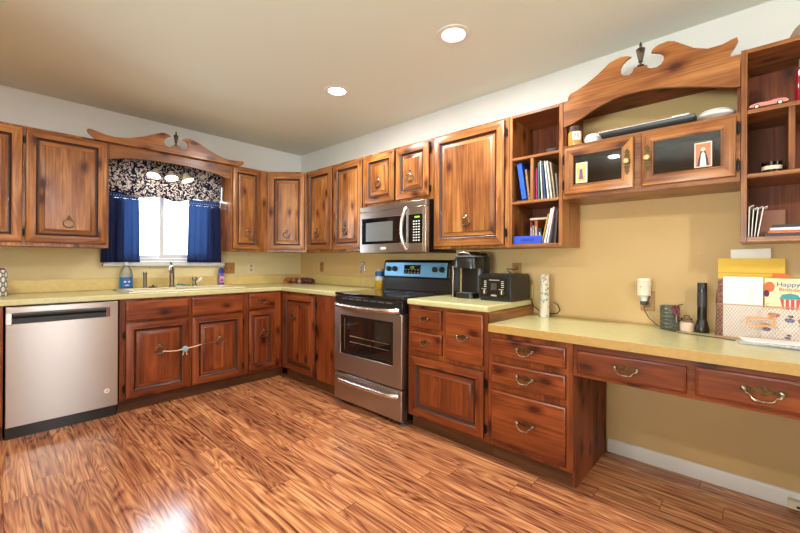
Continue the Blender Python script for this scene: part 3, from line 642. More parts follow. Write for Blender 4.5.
# ------------------------------------------------------------------ curtains and valance
def curtain_mat():
    m, nt, b = newmat('sheer_navy_fabric'); N = nt.nodes; L = nt.links
    d = N.new('ShaderNodeBsdfDiffuse'); d.inputs[0].default_value = srgb(50, 58, 98)
    tr = N.new('ShaderNodeBsdfTranslucent'); tr.inputs[0].default_value = srgb(104, 126, 152)
    tp = N.new('ShaderNodeBsdfTransparent'); tp.inputs[0].default_value = srgb(130, 165, 215)
    a = N.new('ShaderNodeMixShader'); a.inputs[0].default_value = 0.34; L.new(d.outputs[0], a.inputs[1]); L.new(tr.outputs[0], a.inputs[2])
    c = N.new('ShaderNodeMixShader'); c.inputs[0].default_value = 0.15; L.new(a.outputs[0], c.inputs[1]); L.new(tp.outputs[0], c.inputs[2])
    L.new(c.outputs[0], N['Material Output'].inputs[0]); return m
NAVY = curtain_mat()
def valance_mat():
    m, nt, b = newmat('navy_scroll_print'); N = nt.nodes; L = nt.links
    tc = N.new('ShaderNodeTexCoord'); mp = N.new('ShaderNodeMapping'); mp.inputs['Scale'].default_value = (1, 0.2, 1); L.new(tc.outputs['Object'], mp.inputs[0])
    nz = N.new('ShaderNodeTexNoise'); nz.inputs['Scale'].default_value = 9; nz.inputs['Detail'].default_value = 1; L.new(mp.outputs[0], nz.inputs['Vector'])
    ad = N.new('ShaderNodeVectorMath'); ad.operation = 'MULTIPLY_ADD'; L.new(nz.outputs[1], ad.inputs[0]); ad.inputs[1].default_value = (0.16, 0.0, 0.16); L.new(mp.outputs[0], ad.inputs[2])
    vo = N.new('ShaderNodeTexVoronoi'); vo.inputs['Scale'].default_value = 13; L.new(ad.outputs[0], vo.inputs['Vector'])
    r1 = mathn(nt, 'FRACT', mathn(nt, 'MULTIPLY', vo.outputs['Distance'], 3.4))
    st = mathn(nt, 'LESS_THAN', mathn(nt, 'ABSOLUTE', mathn(nt, 'SUBTRACT', r1, 0.5)), 0.22)
    n2 = N.new('ShaderNodeTexNoise'); n2.inputs['Scale'].default_value = 25; n2.inputs['Detail'].default_value = 1; n2.inputs['Distortion'].default_value = 2.5; L.new(mp.outputs[0], n2.inputs['Vector'])
    lf = mathn(nt, 'GREATER_THAN', n2.outputs[0], 0.53)
    k = mathn(nt, 'MULTIPLY', mathn(nt, 'MAXIMUM', st, lf), 1.0)
    k = mathn(nt, 'MULTIPLY', k, mathn(nt, 'GREATER_THAN', n2.outputs[0], 0.40))
    col = mix(nt, 'MIX', k, srgb(204, 197, 190), srgb(34, 32, 60))
    d = N.new('ShaderNodeBsdfDiffuse'); tr = N.new('ShaderNodeBsdfTranslucent'); L.new(col, d.inputs[0]); L.new(col, tr.inputs[0])
    a = N.new('ShaderNodeMixShader'); a.inputs[0].default_value = 0.25; L.new(d.outputs[0], a.inputs[1]); L.new(tr.outputs[0], a.inputs[2])
    L.new(a.outputs[0], N['Material Output'].inputs[0]); return m
def cloth(name, x0, x1, zt, zb, yc, amp, freq, m, ph=0.0, n=120, kz=14, gather=0.0, parent=None, wob=0.0, zbf=None, flare=0.0):
    mb = MB(); rows = []
    for k in range(kz+1):
        s = k/kz; row = []
        for i in range(n+1):
            u = i/n; xx = x0+(x1-x0)*u
            xx += flare*s*(u-0.5)*(x1-x0)
            bot = zbf(u) if zbf else zb
            z = zt + (bot-zt)*s
            a = amp*(0.45+0.55*s)
            y = yc + a*math.sin(u*freq*2*PI + ph + 0.7*math.sin(u*9+ph) + wob*s*math.sin(u*5)) + 0.3*a*math.sin(u*freq*4.7*PI+1.3+s)
            row.append((xx, y, z))
        rows.append(row)
    R_ = [mb.pts(r) for r in rows]
    for a, b_ in zip(R_, R_[1:]):
        for j in range(n): mb.face((a[j], a[j+1], b_[j+1], b_[j]), m)
    return mb.build(name, parent, solid=0.0012, sharp=80, recalc=False)
def gather(lb, xc, a, b_, ca, cb_, ph, k1):
    """one cafe curtain: panel, ruffle above the rod and the bunched outer folds behind it"""
    t = thing('cafe_curtain', lb, 'curtain', (xc, -0.062, 1.755))
    cloth('curtain_panel', a, b_, -0.035, -0.600, 0.0, 0.017, 3.6, NAVY, ph, parent=t, wob=0.8, flare=0.06)
    cloth('gathered_folds', ca, cb_, -0.035, -0.598, 0.030, 0.010, 3.2, NAVY, k1, parent=t, wob=0.5, flare=0.04)
    cloth('header_ruffle', a, b_, 0.022, -0.034, 0.0, 0.007, 14, NAVY, 0.2+ph, 160, 4, parent=t)
gather('sheer navy blue cafe curtain gathered at the left side of the window', -1.85, -0.135, 0.128, -0.132, 0.020, 0.4, 1.0)
gather('sheer navy blue cafe curtain gathered at the right side of the window', -1.135, -0.170, 0.128, 0.010, 0.126, 2.0, 0.3)
tag(MB().tube([(-1.984, -0.06, 1.742), (-1.007, -0.06, 1.742)], 0.003, VINYL, 8).build('curtain_rod'), 'thin white rod carrying the two navy cafe curtains', 'curtain rod')
va = cloth('valance', -1.980, -1.010, 2.100, 1.75, -0.095, 0.008, 5, valance_mat(), 1.0, 140, 10, zbf=lambda u: 1.745+0.045*max(0, u-0.55)/0.45+0.012*math.sin(u*19))
tag(va, 'navy and white scroll-print valance across the top of the sink window', 'valance')

# ------------------------------------------------------------------ dishwasher
t = thing('dishwasher', 'stainless steel dishwasher left of the sink cabinet', 'dishwasher', (-2.573, -0.60, 0))
MB().box(0.004, 0.592, 0.0, 0.57, 0.09, 0.868, BLACKM).build('tub', t)
dm = MB(); Wd = 0.597
# door face with a recessed pocket handle
dm.cells([0.003, 0.033, 0.522, Wd-0.003], [0.088, 0.755, 0.826, 0.866], lambda i, j: not (i == 1 and j == 1), -0.036, -0.001, STEEL, 'y')
dd = dm.build('door', t, 0.003)
MB().box(0.034, 0.521, -0.006, -0.002, 0.756, 0.825, DKGREY).build('handle_recess', dd, label='dark pocket handle')
MB().prism([(-0.034, 0.756), (-0.034, 0.790), (-0.012, 0.800), (-0.007, 0.756)], 0.034, 0.521, BLACKP, 'x').build('grip_lip', dd)
MB().box(0.034, 0.521, -0.030, -0.008, 0.815, 0.825, GREYP).build('control_strip', dd)
MB().box(0.003, 0.032, -0.042, -0.0365, 0.750, 0.828, STEELH).build('handle_end', dd, 0.003)
MB().box(0.523, 0.545, -0.040, -0.0365, 0.756, 0.826, plain('brown_badge', srgb(120, 70, 62), 0.4)).build('control_window', dd)
MB().lathe([(0, -0.0005), (0.018, -0.0005), (0.017, -0.003), (0, -0.003)], (0.527, -0.036, 0.207), WHITEP, 24, 'y').build('round_badge', dd)
MB().tube([(0.519, -0.0395, 0.205), (0.524, -0.0395, 0.201), (0.531, -0.0395, 0.203), (0.536, -0.0395, 0.209), (0.530, -0.0395, 0.213)], 0.0015, BLACKP, 6).build('badge_mark', dd)
MB().box(0.003, Wd-0.003, 0.010, 0.50, 0.0, 0.085, BLACKM).build('toe_kick', t)

# ------------------------------------------------------------------ range
t = thing('stove', 'stainless steel electric range with black glass cooktop and oven door', 'stove', (-0.600, -1.556, 0), RB)
w_ = 0.775
MB().box(0.004, w_-0.004, 0.0, 0.585, 0.035, 0.895, BLACKM).build('body', t, 0.003)
ct = MB().box(0.0, w_, -0.060, 0.500, 0.896, 0.918, BLACKG).build('cooktop', t, 0.005, 3)
RINGM = plain('burner_ring', srgb(70, 70, 72), 0.3)
for bx, by, br in ((0.20, 0.10, 0.11), (0.57, 0.10, 0.085), (0.20, 0.37, 0.085), (0.57, 0.37, 0.11)):
    MB().lathe([(br, 0.0002), (br+0.003, 0.0002), (br+0.003, 0.0008), (br, 0.0008)], (bx, by, 0.918), RINGM, 40, cap=False).build('burner_ring', ct)
MB().box(0.003, w_-0.003, -0.060, -0.001, 0.798, 0.893, BLACKM).build('vent_strip', t, 0.004)
vm = MB()
for i in range(7): vm.box(0.10+i*0.085, 0.16+i*0.085, -0.062, -0.0602, 0.868, 0.876, GREYP)
vs_ = vm.build('vent_slots', t); vs_['kind'] = 'stuff'
od = MB().cells([0.003, 0.085, 0.684, w_-0.003], [0.272, 0.425, 0.738, 0.795], lambda i, j: not (i == 1 and j == 1), -0.066, -0.001, STEEL, 'y').build('oven_door', t, 0.004)
OVG = plain('oven_glass', srgb(30, 21, 18), 0.05, coat=0.8)
MB().box(0.0852, 0.6838, -0.060, -0.030, 0.4252, 0.7378, OVG).build('oven_window', od)
rectframe(MB(), 0.0852, 0.6838, 0.4252, 0.7378, 0.022, -0.064, -0.0602, BLACKM).build('window_border', od)
RACK = plain('rack_wire', srgb(150, 120, 90), 0.3, 0.8)
mm = MB()
for z in (0.53, 0.575): mm.tube([(0.20, -0.0615, z), (0.64, -0.0615, z-0.004)], 0.0016, RACK, 6)
mm.tube([(0.135, -0.0615, 0.45), (0.135, -0.0615, 0.71)], 0.002, RACK, 6)
mm.build('oven_rack', od)
def bar_handle(parent, x0, x1, z, y, out, sag, r=0.011):
    pts = []
    n = 16
    for i in range(n+1):
        u = i/n; e = min(1, min(u, 1-u)*9)
        pts.append((x0+(x1-x0)*u, y - out*(1-(1-e)**2) , z - sag*math.sin(PI*u)))
    return MB().tube(pts, r, STEELH, 12, flat=1.2).build('handle', parent)
bar_handle(od, 0.018, w_-0.035, 0.822, -0.060, 0.044, 0.010, 0.015)
dw = MB().box(0.006, w_-0.006, -0.064, -0.001, 0.040, 0.260, STEEL).build('storage_drawer', t, 0.005, 3)
bar_handle(dw, 0.035, w_-0.035, 0.216, -0.064, 0.036, 0.006, 0.014)
for fx in (0.03, w_-0.03):
    MB().lathe([(0.022, 0), (0.022, 0.008), (0.010, 0.012), (0.010, 0.034)], (fx, -0.02, 0), GREYP, 16).build('foot', t)
    MB().lathe([(0.022, 0), (0.022, 0.008), (0.010, 0.012), (0.010, 0.034)], (fx, 0.54, 0), GREYP, 16).build('foot', t)
bgd = MB(); prof = [(0.500, 0.9185), (0.512, 1.030), (0.500, 1.036), (0.520, 1.172), (0.540, 1.190), (0.575, 1.190), (0.585, 0.9185)]
bgd.loft([[(x, y, z) for y, z in prof] for x in (0.004, w_-0.004)], BLACKM); bg = bgd.build('backguard', t, 0.003)
sl = Matrix.Translation((0, 0.4985, 1.038)) @ Matrix.Rotation(-math.atan2(0.020, 0.136), 4, 'X')
pn = MB().box(0.030, w_-0.030, -0.006, -0.0005, 0.004, 0.130, STEELB, sl).build('control_panel', bg, 0.003, label='blue-tinted steel control panel')
MB().box(0.275, 0.465, -0.009, -0.0065, 0.030, 0.108, BLACKG, sl).build('clock_display', bg)
GRN = plain('green_digits', srgb(120, 200, 40), 0.5, emis=srgb(150, 230, 60), estr=0.7)
text('clock_digits', '4:22', 0.026, sl @ at(0.37, -0.0095, 0.085), bg, GRN)
BTN = plain('button_grey', srgb(150, 150, 150), 0.5)
bm_ = MB()
for i in range(5):
    for j in range(2): bm_.box(0.288+i*0.036, 0.306+i*0.036, -0.0105, -0.0092, 0.040+j*0.022, 0.046+j*0.022, BTN, sl)
bm_.build('button_row', bg)
for kx in (0.085, 0.160, 0.625, 0.700):
    k = MB().lathe([(0, -0.007), (0.024, -0.007), (0.022, -0.026), (0.017, -0.030), (0, -0.030)], (kx, 0, 0.070), BLACKP, 20, 'y'); k.box(kx-0.004, kx+0.004, -0.036, -0.028, 0.052, 0.088, BLACKP)
    o = k.build('burner_knob', bg, 0.0); o.data.transform(sl)

# ------------------------------------------------------------------ microwave
t = thing('microwave', 'stainless over-the-range microwave above the stove', 'microwave', (-0.362, -1.575, 1.246), RB)
w_ = 0.752; h_ = 0.404
MB().box(0.002, w_-0.002, 0.0, 0.355, 0.0, h_, BLACKM).build('body', t, 0.003)
MB().box(0.0, w_, -0.040, -0.001, 0.357, h_-0.001, STEEL).build('top_grille', t, 0.004)
md = MB().cells([0.0, 0.022, 0.548, 0.560], [0.002, 0.078, 0.298, 0.355], lambda i, j: not (i == 1 and j == 1), -0.040, -0.001, STEEL, 'y').build('door', t, 0.003)
MB().box(0.0222, 0.5478, -0.037, -0.010, 0.0782, 0.2978, BLACKG).build('door_window', md)
MB().box(0.075, 0.400, -0.0385, -0.0372, 0.100, 0.262, plain('window_mesh', srgb(96, 96, 92), 0.25, coat=0.5)).build('window_screen', md)
cp = MB().box(0.562, w_-0.03, -0.040, -0.001, 0.002, 0.355, STEEL).build('control_side', t, 0.003)
MB().box(0.575, 0.716, -0.0425, -0.0405, 0.072, 0.295, BLACKG).build('keypad', cp)
kk = MB()
for i in range(3):
    for j in range(8): kk.box(0.625+i*0.026, 0.640+i*0.026, -0.0435, -0.0427, 0.090+j*0.021, 0.098+j*0.021, WHITEP)
kk.build('keypad_keys', cp)['kind'] = 'stuff'
MB().box(0.640, 0.690, -0.0435, -0.0427, 0.268, 0.280, GRN).build('clock_digits', cp)
MB().box(w_-0.028, w_, -0.044, -0.001, 0.0, h_-0.05, STEELH).build('end_trim', t, 0.004)
hp = [(0.552 + 0.0*u, -0.041 - 0.040*math.sin(PI*min(1, max(0, u)))**0.6, 0.025+0.325*u) for u in [i/16 for i in range(17)]]
hp = [(x - 0.018*math.sin(PI*i/16), y, z) for i, (x, y, z) in enumerate(hp)]
MB().tube(hp, 0.011, STEELH, 12, flat=1.3).build('handle', md)
MB().box(0.265, 0.325, -0.042, -0.0405, 0.030, 0.048, WHITEP).build('nameplate', md)

# ------------------------------------------------------------------ sink, faucet and friends
t = thing('sink', 'cream double-bowl drop-in kitchen sink under the window', 'sink', (SX0, SY0, 0.9145))
sw_, sd_ = SX1-SX0, SY1-SY0
us = [0, 0.045, sw_/2-0.015, sw_/2+0.015, sw_-0.045, sw_]; vs = [0, 0.04, sd_-0.09, sd_]
MB().cells(us, vs, lambda i, j: not (i in (1, 3) and j == 1), 0.0, 0.012, SINKM, 'z').build('rim', t, 0.005, 3)
for a_, b_ in ((us[1], us[2]), (us[3], us[4])):
    mb = MB(); y0, y1 = vs[1], vs[2]; q = 0.004
    mb.loft([[(a_+i, y0+i, z), (b_-i, y0+i, z), (b_-i, y1-i, z), (a_+i, y1-i, z)] for i, z in ((-0.006, -0.001), (0.001, -0.001), (0.012, -0.16), (0.03, -0.175))], SINKM, False, True)
    mb.build('basin', t, solid=0.004, recalc=False)
ZR = 0.927
t = thing('faucet', 'brushed nickel kitchen faucet with arched spout behind the sink', 'faucet', (-1.470, -0.128, ZR))
MB().lathe([(0, 0), (0.027, 0), (0.027, 0.006), (0.020, 0.012), (0.019, 0.070), (0.021, 0.085), (0.019, 0.135), (0.012, 0.150), (0, 0.150)], (0, 0, 0), NICKEL).build('body', t)
MB().tube([(0, 0, 0.10), (0.0, -0.004, 0.150), (-0.008, -0.03, 0.182), (-0.022, -0.065, 0.188), (-0.036, -0.10, 0.172), (-0.043, -0.118, 0.150)], [0.017, 0.018, 0.017, 0.016, 0.017, 0.018], NICKEL, 14).build('spout', t)
MB().tube([(0.002, 0.002, 0.150), (0.0, 0.006, 0.185), (-0.006, -0.005, 0.215), (-0.018, -0.015, 0.228)], [0.014, 0.010, 0.008, 0.007], DKGREY, 10).build('lever', t, label='dark lever handle')
t = thing('soap_pump', 'brushed nickel built-in soap dispenser left of the faucet', 'soap dispenser', (-1.685, -0.122, ZR))
MB().lathe([(0, 0), (0.020, 0), (0.020, 0.005), (0.015, 0.010), (0.015, 0.110), (0.018, 0.130), (0.014, 0.145), (0, 0.147)], (0, 0, 0), NICKEL).build('body', t)
MB().tube([(0, 0, 0.132), (-0.002, -0.02, 0.136), (-0.004, -0.045, 0.126)], 0.008, NICKEL, 10).build('nozzle', t)
tag(MB().lathe([(0, 0), (0.034, 0), (0.036, 0.004), (0.030, 0.008), (0.008, 0.012), (0.006, 0.024), (0.0, 0.026)], (-1.622, -0.125, ZR), DKGREY, 18).build('sink_stopper'), 'small dark sink stopper between soap dispenser and faucet', 'stopper')
t = thing('scrub_brush', 'teal scrub brush lying on the sink rim right of the faucet', 'brush', (-1.40, -0.130, ZR))
TEAL = plain('teal_plastic', srgb(40, 130, 140), 0.4)
MB().tube([(-0.03, 0, 0.016), (0.0, 0, 0.018), (0.05, -0.002, 0.013), (0.085, -0.004, 0.010)], [0.012, 0.014, 0.008, 0.006], TEAL, 10, flat=0.6).build('brush_handle', t)
MB().box(-0.035, 0.012, -0.012, 0.012, 0.0, 0.009, PAPER).build('bristles', t, 0.002)
t = thing('side_sprayer', 'nickel faucet sprayer tap with white lever, right end of the sink', 'sprayer', (-1.272, -0.130, ZR))
MB().lathe([(0, 0), (0.026, 0), (0.024, 0.008), (0.017, 0.014), (0.017, 0.050), (0.024, 0.058), (0.026, 0.072), (0.022, 0.086), (0, 0.088)], (0, 0, 0), NICKEL).build('body', t)
MB().tube([(0.012, -0.005, 0.040), (0.035, -0.012, 0.050), (0.062, -0.02, 0.078)], [0.009, 0.010, 0.014], WHITEP, 10).build('lever', t, label='white lever')

def squarish(rx, ry, z, n=24, p=3.2, cx=0, cy=0):
    out = []
    for j in range(n):
        a = 2*PI*j/n; c, s = math.cos(a), math.sin(a)
        out.append((cx + rx*math.copysign(abs(c)**(2/p), c), cy + ry*math.copysign(abs(s)**(2/p), s), z))
    return out
# soap refill bottle
BLUEL = plain('blue_soap', srgb(20, 110, 176), 0.15, coat=0.5)
t = thing('soap_bottle', 'clear soap refill bottle half full of blue liquid beside the sink', 'bottle', (-1.822, -0.062, 0.9145))
t.location = (-1.812, -0.052, 0.9145); t.scale = (1.12, 1.0, 1.15)
MB().loft([squarish(a, b_, z) for a, b_, z in ((0.040, 0.022, 0.0), (0.043, 0.026, 0.006), (0.044, 0.027, 0.09), (0.044, 0.027, 0.095))], BLUEL).build('liquid', t)
MB().loft([squarish(a, b_, z) for a, b_, z in ((0.0445, 0.0275, 0.0955), (0.043, 0.026, 0.12), (0.034, 0.022, 0.15), (0.018, 0.015, 0.172), (0.014, 0.014, 0.185))], MILKY).build('upper_bottle', t)
MB().lathe([(0, 0.1855), (0.016, 0.1855), (0.016, 0.210), (0, 0.210)], (0, 0, 0), WHITEP).build('cap', t)
MB().prism([(-0.028, 0.02), (0.028, 0.02), (0.030, 0.080), (0.0, 0.088), (-0.030, 0.080)], -0.0290, -0.0272, plain('blue_label', srgb(30, 90, 170), 0.4)).build('label_panel', t)
mb = MB(); mb.ball((-0.012, -0.0295, 0.060), 0.009, WHITEP, 12, 6, (1, 0.15, 0.8)); mb.ball((0.014, -0.0295, 0.060), 0.009, WHITEP, 12, 6, (1, 0.15, 0.8)); mb.ball((0.002, -0.0295, 0.033), 0.010, WHITEP, 12, 6, (1.6, 0.15, 0.35))
mb.build('label_print', t)
tag(MB().loft([squarish(0.055, 0.026, z, 20, 4, -1.865, -0.115) for z in (0.9150, 0.9215)], plain('navy_cloth', srgb(30, 74, 122), 0.9, bump=0.6, vscale=200)).build('dish_cloth'), 'folded dark blue dish cloth beside the blue soap bottle', 'cloth')
PURP = plain('purple_bottle', srgb(112, 96, 168), 0.3, coat=0.3)
t = thing('spray_bottle', 'small purple bottle with blue cap at the right end of the sink', 'bottle', (-0.985, -0.048, 0.9145)); t.scale = (1.15, 1.0, 1.22)
MB().loft([squarish(a, b_, z) for a, b_, z in ((0.024, 0.014, 0), (0.026, 0.016, 0.006), (0.026, 0.016, 0.085), (0.018, 0.014, 0.105))], PURP).build('body', t)
MB().loft([squarish(a, b_, z) for a, b_, z in ((0.019, 0.014, 0.1055), (0.022, 0.016, 0.115), (0.020, 0.015, 0.140), (0.010, 0.008, 0.155))], plain('blue_cap', srgb(44, 60, 170), 0.3)).build('cap', t)
MB().box(-0.018, 0.018, -0.0185, -0.0165, 0.028, 0.080, plain('pink_label', srgb(214, 170, 190), 0.5)).build('label_panel', t)
MB().prism([(-0.012, 0.036), (0.010, 0.036), (0.013, 0.052), (0.0, 0.060), (-0.012, 0.050)], -0.0195, -0.0187, plain('crimson_print', srgb(176, 40, 84), 0.5)).build('label_print', t)

# patterned canister at the left edge
def quatrefoil():
    m, nt, b = newmat('black_white_lattice'); N = nt.nodes
    tc = N.new('ShaderNodeTexCoord'); s = N.new('ShaderNodeSeparateXYZ'); nt.links.new(tc.outputs['Object'], s.inputs[0])
    an = mathn(nt, 'MULTIPLY', mathn(nt, 'ARCTAN2', s.outputs[1], s.outputs[0]), 9/(2*PI)); v = mathn(nt, 'MULTIPLY', s.outputs[2], 15.0)
    f = mathn(nt, 'ADD', mathn(nt, 'SINE', mathn(nt, 'MULTIPLY', an, 2*PI)), mathn(nt, 'SINE', mathn(nt, 'MULTIPLY', v, 2*PI)))
    f = mathn(nt, 'ABSOLUTE', mathn(nt, 'SUBTRACT', mathn(nt, 'ABSOLUTE', f), 0.45))
    nt.links.new(mix(nt, 'MIX', mathn(nt, 'LESS_THAN', f, 0.34), srgb(228, 222, 214), srgb(28, 26, 34)), b.inputs['Base Color']); return m
t = thing('canister', 'black and white lattice-patterned canister at the left end of the counter', 'canister', (-2.615, -0.22, 0.9145))
MB().lathe([(0, 0), (0.060, 0), (0.064, 0.005), (0.064, 0.180), (0.060, 0.186), (0, 0.186)], (0, 0, 0), quatrefoil(), 32).build('jar', t)
MB().lathe([(0, 0.1865), (0.055, 0.1865), (0.050, 0.196), (0.02, 0.200), (0.012, 0.212), (0, 0.214)], (0, 0, 0), plain('plum_lid', srgb(120, 60, 84), 0.4), 32).build('lid', t)

# onions and sweet potatoes in the corner: each one a thing
ON = plain('golden_onion', srgb(178, 96, 44), 0.4, var=0.3, vscale=30, coat=0.2); RO = plain('red_onion', srgb(112, 48, 62), 0.35, var=0.35, vscale=30, coat=0.2); GA = plain('garlic_skin', srgb(206, 176, 160), 0.5, var=0.2, vscale=40)
def veg(x, y, r, m, lb, nm, cat, grp, z=0.0):
    t = thing(nm, lb, cat, (x, y, 0.9145+z), random.uniform(0, 6), grp)
    MB().lathe([(0, 0), (r*0.6, r*0.06), (r*0.92, r*0.4), (r, r*0.75), (r*0.86, r*1.15), (r*0.5, r*1.42), (r*0.16, r*1.55), (0, r*1.56)], (0, 0, 0), m, 18).build('bulb', t)
    MB().lathe([(r*0.13, r*1.54), (r*0.08, r*1.75), (r*0.11, r*1.95), (0, r*1.95)], (0, 0, 0), GA, 8).build('stem', t)
veg(-0.228, -0.070, 0.039, ON, 'golden onion at the left end of the row of onions', 'onion', 'onion', 'golden onions')
veg(-0.145, -0.074, 0.042, ON, 'golden onion between another golden onion and the corner one', 'onion', 'onion', 'golden onions')
veg(-0.062, -0.072, 0.039, ON, 'golden onion set right in the corner of the backsplash', 'onion', 'onion', 'golden onions')
veg(-0.070, -0.158, 0.042, RO, 'red onion nearest the corner, next to the golden ones', 'onion', 'onion', 'red onions')
veg(-0.072, -0.246, 0.042, RO, 'red onion in the middle of the three red ones', 'onion', 'onion', 'red onions')
veg(-0.070, -0.330, 0.039, RO, 'red onion at the right end of the row', 'onion', 'onion', 'red onions')
veg(-0.142, -0.200, 0.027, GA, 'pale garlic bulb in front of the red onions', 'garlic', 'garlic', 'garlic bulbs')
# spice jar near the stove
t = thing('seasoning_jar', 'tall jar with blue band and yellow label left of the stove', 'jar', (-0.085, -1.497, 0.9145))
MB().lathe([(0, 0), (0.040, 0), (0.042, 0.004), (0.042, 0.078), (0.042, 0.079)], (0, 0, 0), plain('yellow_label', srgb(206, 158, 48), 0.4, var=0.2, vscale=30), 28).build('yellow_band', t)
MB().lathe([(0.0421, 0.0795), (0.0421, 0.118)], (0, 0, 0), plain('white_label', srgb(220, 216, 206), 0.4), 28).build('white_band', t)
MB().lathe([(0.0423, 0.1185), (0.0423, 0.158), (0.036, 0.166)], (0, 0, 0), plain('blue_band', srgb(26, 92, 156), 0.3), 28).build('blue_band', t)
MB().lathe([(0, 0.1665), (0.040, 0.1665), (0.040, 0.188), (0, 0.190)], (0, 0, 0), plain('tan_lid', srgb(196, 172, 128), 0.5), 28).build('lid', t)

# ------------------------------------------------------------------ wall plates
def outlet(loc, rz, m, lb, kind='outlet', group=None):
    t = thing('outlet_plate', lb, 'outlet', loc, rz, group)
    wv = 0.036 if kind != 'double' else 0.058
    o = MB().box(-wv, wv, -0.006, -0.001, -0.058, 0.058, m).build('cover_plate', t, 0.003)
    dk = plain('socket_' + kind + str(len(bpy.data.materials)), tuple(c*0.55 for c in m.node_tree.nodes['Principled BSDF'].inputs['Base Color'].default_value[:3]) + (1,), 0.4)
    if kind == 'double':
        for sx in (-0.024, 0.024): MB().box(sx-0.005, sx+0.005, -0.012, -0.006, -0.011, 0.011, dk).build('toggle_switch', t)
    elif kind == 'switch': MB().box(-0.005, 0.005, -0.013, -0.006, -0.011, 0.011, dk).build('toggle_switch', t)
    else:
        for sz in (-0.022, 0.022):
            MB().lathe([(0, -0.0062), (0.016, -0.0062), (0.016, -0.008), (0, -0.008)], (0, 0, sz), dk, 16, 'y').build('socket', t)
    return t
outlet((-0.885, 0, 1.095), 0, ALMOND, 'wide tan switch plate just right of the sink window', 'double')
outlet((-0.640, 0, 1.095), 0, CREAMP, 'cream outlet plate on the back wall near the corner')
outlet((0, -0.447, 1.108), RB, ALMOND, 'tan outlet plate on the right wall near the corner')
outlet((0, -1.163, 1.108), RB, STEELH, 'metal outlet plate on the right wall left of the seasoning jar')
outlet((0, -2.862, 1.112), RB, ALMOND, 'tan outlet plate behind the toaster')
outlet((0, -3.682, 0.952), RB, ALMOND, 'tan outlet plate behind the plug-in wax warmer')

# ------------------------------------------------------------------ child latch on sink doors
t = thing('child_latch', 'pale blue child latch cord tying the two sink door rings together', 'latch', (-1.530, -0.675, 0.440))
CORD = plain('cream_cord', srgb(222, 196, 168), 0.6); THIN = plain('thin_cord', srgb(140, 84, 40), 0.6); AQUA = plain('aqua_plastic', srgb(142, 178, 188), 0.35)
MB().tube([(-0.158, 0.018, 0.004), (-0.11, 0.006, -0.003), (-0.06, 0.0, -0.006), (-0.02, 0, 0), (0.03, 0, 0.004), (0.09, 0.004, 0.009), (0.13, 0.006, 0.016)], 0.0045, CORD, 8).build('thick_cord', t)
MB().tube([(0.13, 0.006, 0.016), (0.20, 0.010, 0.020), (0.285, 0.016, 0.024)], 0.0018, THIN, 6).build('thin_cord', t)
MB().lathe([(0, -0.012), (0.018, -0.012), (0.024, -0.006), (0.024, 0.003), (0.018, 0.008), (0, 0.008)], (0, -0.004, 0.0), AQUA, 20, 'y').build('clasp', t)
for s_ in (-1, 1): MB().tube([(s_*0.008, 0, -0.018), (s_*0.012, 0, -0.034), (s_*0.016, 0, -0.052)], 0.004, CORD, 8).build('cord_end', t)

# ------------------------------------------------------------------ coffee maker and toaster
t = thing('coffee_maker', 'black single-cup coffee maker between the stove and the toaster', 'coffee maker', (-0.335, -2.507, 0.9145), RB)
MB().loft([squarish(0.098, 0.072, z, 28, 4, 0.105, 0.175) for z in (0.0, 0.20)] + [squarish(0.098, 0.066, 0.29, 28, 4, 0.105, 0.172), squarish(0.085, 0.05, 0.325, 28, 3, 0.105, 0.168)], BLACKP).build('body', t)
MB().loft([squarish(0.095, 0.090, z, 28, 4, 0.105, 0.090) for z in (0.215, 0.275)] + [squarish(0.088, 0.082, 0.305, 28, 4, 0.105, 0.096)], BLACKM).build('brew_head', t)
MB().loft([squarish(0.096, 0.091, z, 28, 4, 0.105, 0.090) for z in (0.296, 0.306)], GREYP).build('trim_band', t)
MB().loft([squarish(0.080, 0.075, 0.3065, 28, 3, 0.105, 0.098), squarish(0.074, 0.068, 0.324, 28, 3, 0.105, 0.100), squarish(0.05, 0.045, 0.334, 28, 3, 0.105, 0.10)], BLACKM).build('lid', t)
MB().tube([(0.055, 0.02, 0.310), (0.06, 0.006, 0.322), (0.105, -0.004, 0.328), (0.150, 0.006, 0.322), (0.155, 0.02, 0.310)], 0.006, STEELH, 10).build('lid_handle', t)
MB().loft([squarish(0.080, 0.085, z, 28, 5, 0.105, 0.088) for z in (0.0, 0.035)], BLACKM).build('base', t)
MB().box(0.045, 0.165, 0.015, 0.095, 0.0355, 0.040, GREYP).build('drip_tray', t, 0.002)
MB().box(0.004, 0.016, 0.010, 0.100, 0.0, 0.23, STEEL).build('side_trim', t, 0.003)
t = thing('toaster', 'black four-slice toaster on the short counter right of the coffee maker', 'toaster', (-0.345, -2.748, 0.9145), RB)
MB().loft([[(x, y, z) for x, z in ((0.0+i, 0.012+i), (0.238-i, 0.012+i), (0.238-i, 0.165), (0.226-i, 0.180-i), (0.012+i, 0.180-i), (0.0+i, 0.165))] for y, i in ((0.0, 0.004), (0.005, 0.0), (0.285, 0.0), (0.290, 0.004))], BLACKP).build('housing', t)
MB().box(0.010, 0.228, 0.01, 0.28, 0.0, 0.0115, DKGREY).build('base', t, 0.003)
for sx in (0.055, 0.105, 0.135, 0.185): MB().box(sx-0.008, sx+0.008, 0.05, 0.25, 0.1795, 0.1815, BLACKG).build('slot', t)
fp = MB().box(0.016, 0.222, -0.004, 0.0, 0.024, 0.158, BLACKG).build('front_panel', t, 0.002)
MB().box(0.098, 0.140, -0.0065, -0.0042, 0.075, 0.120, DKGREY).build('lever_slot', t)
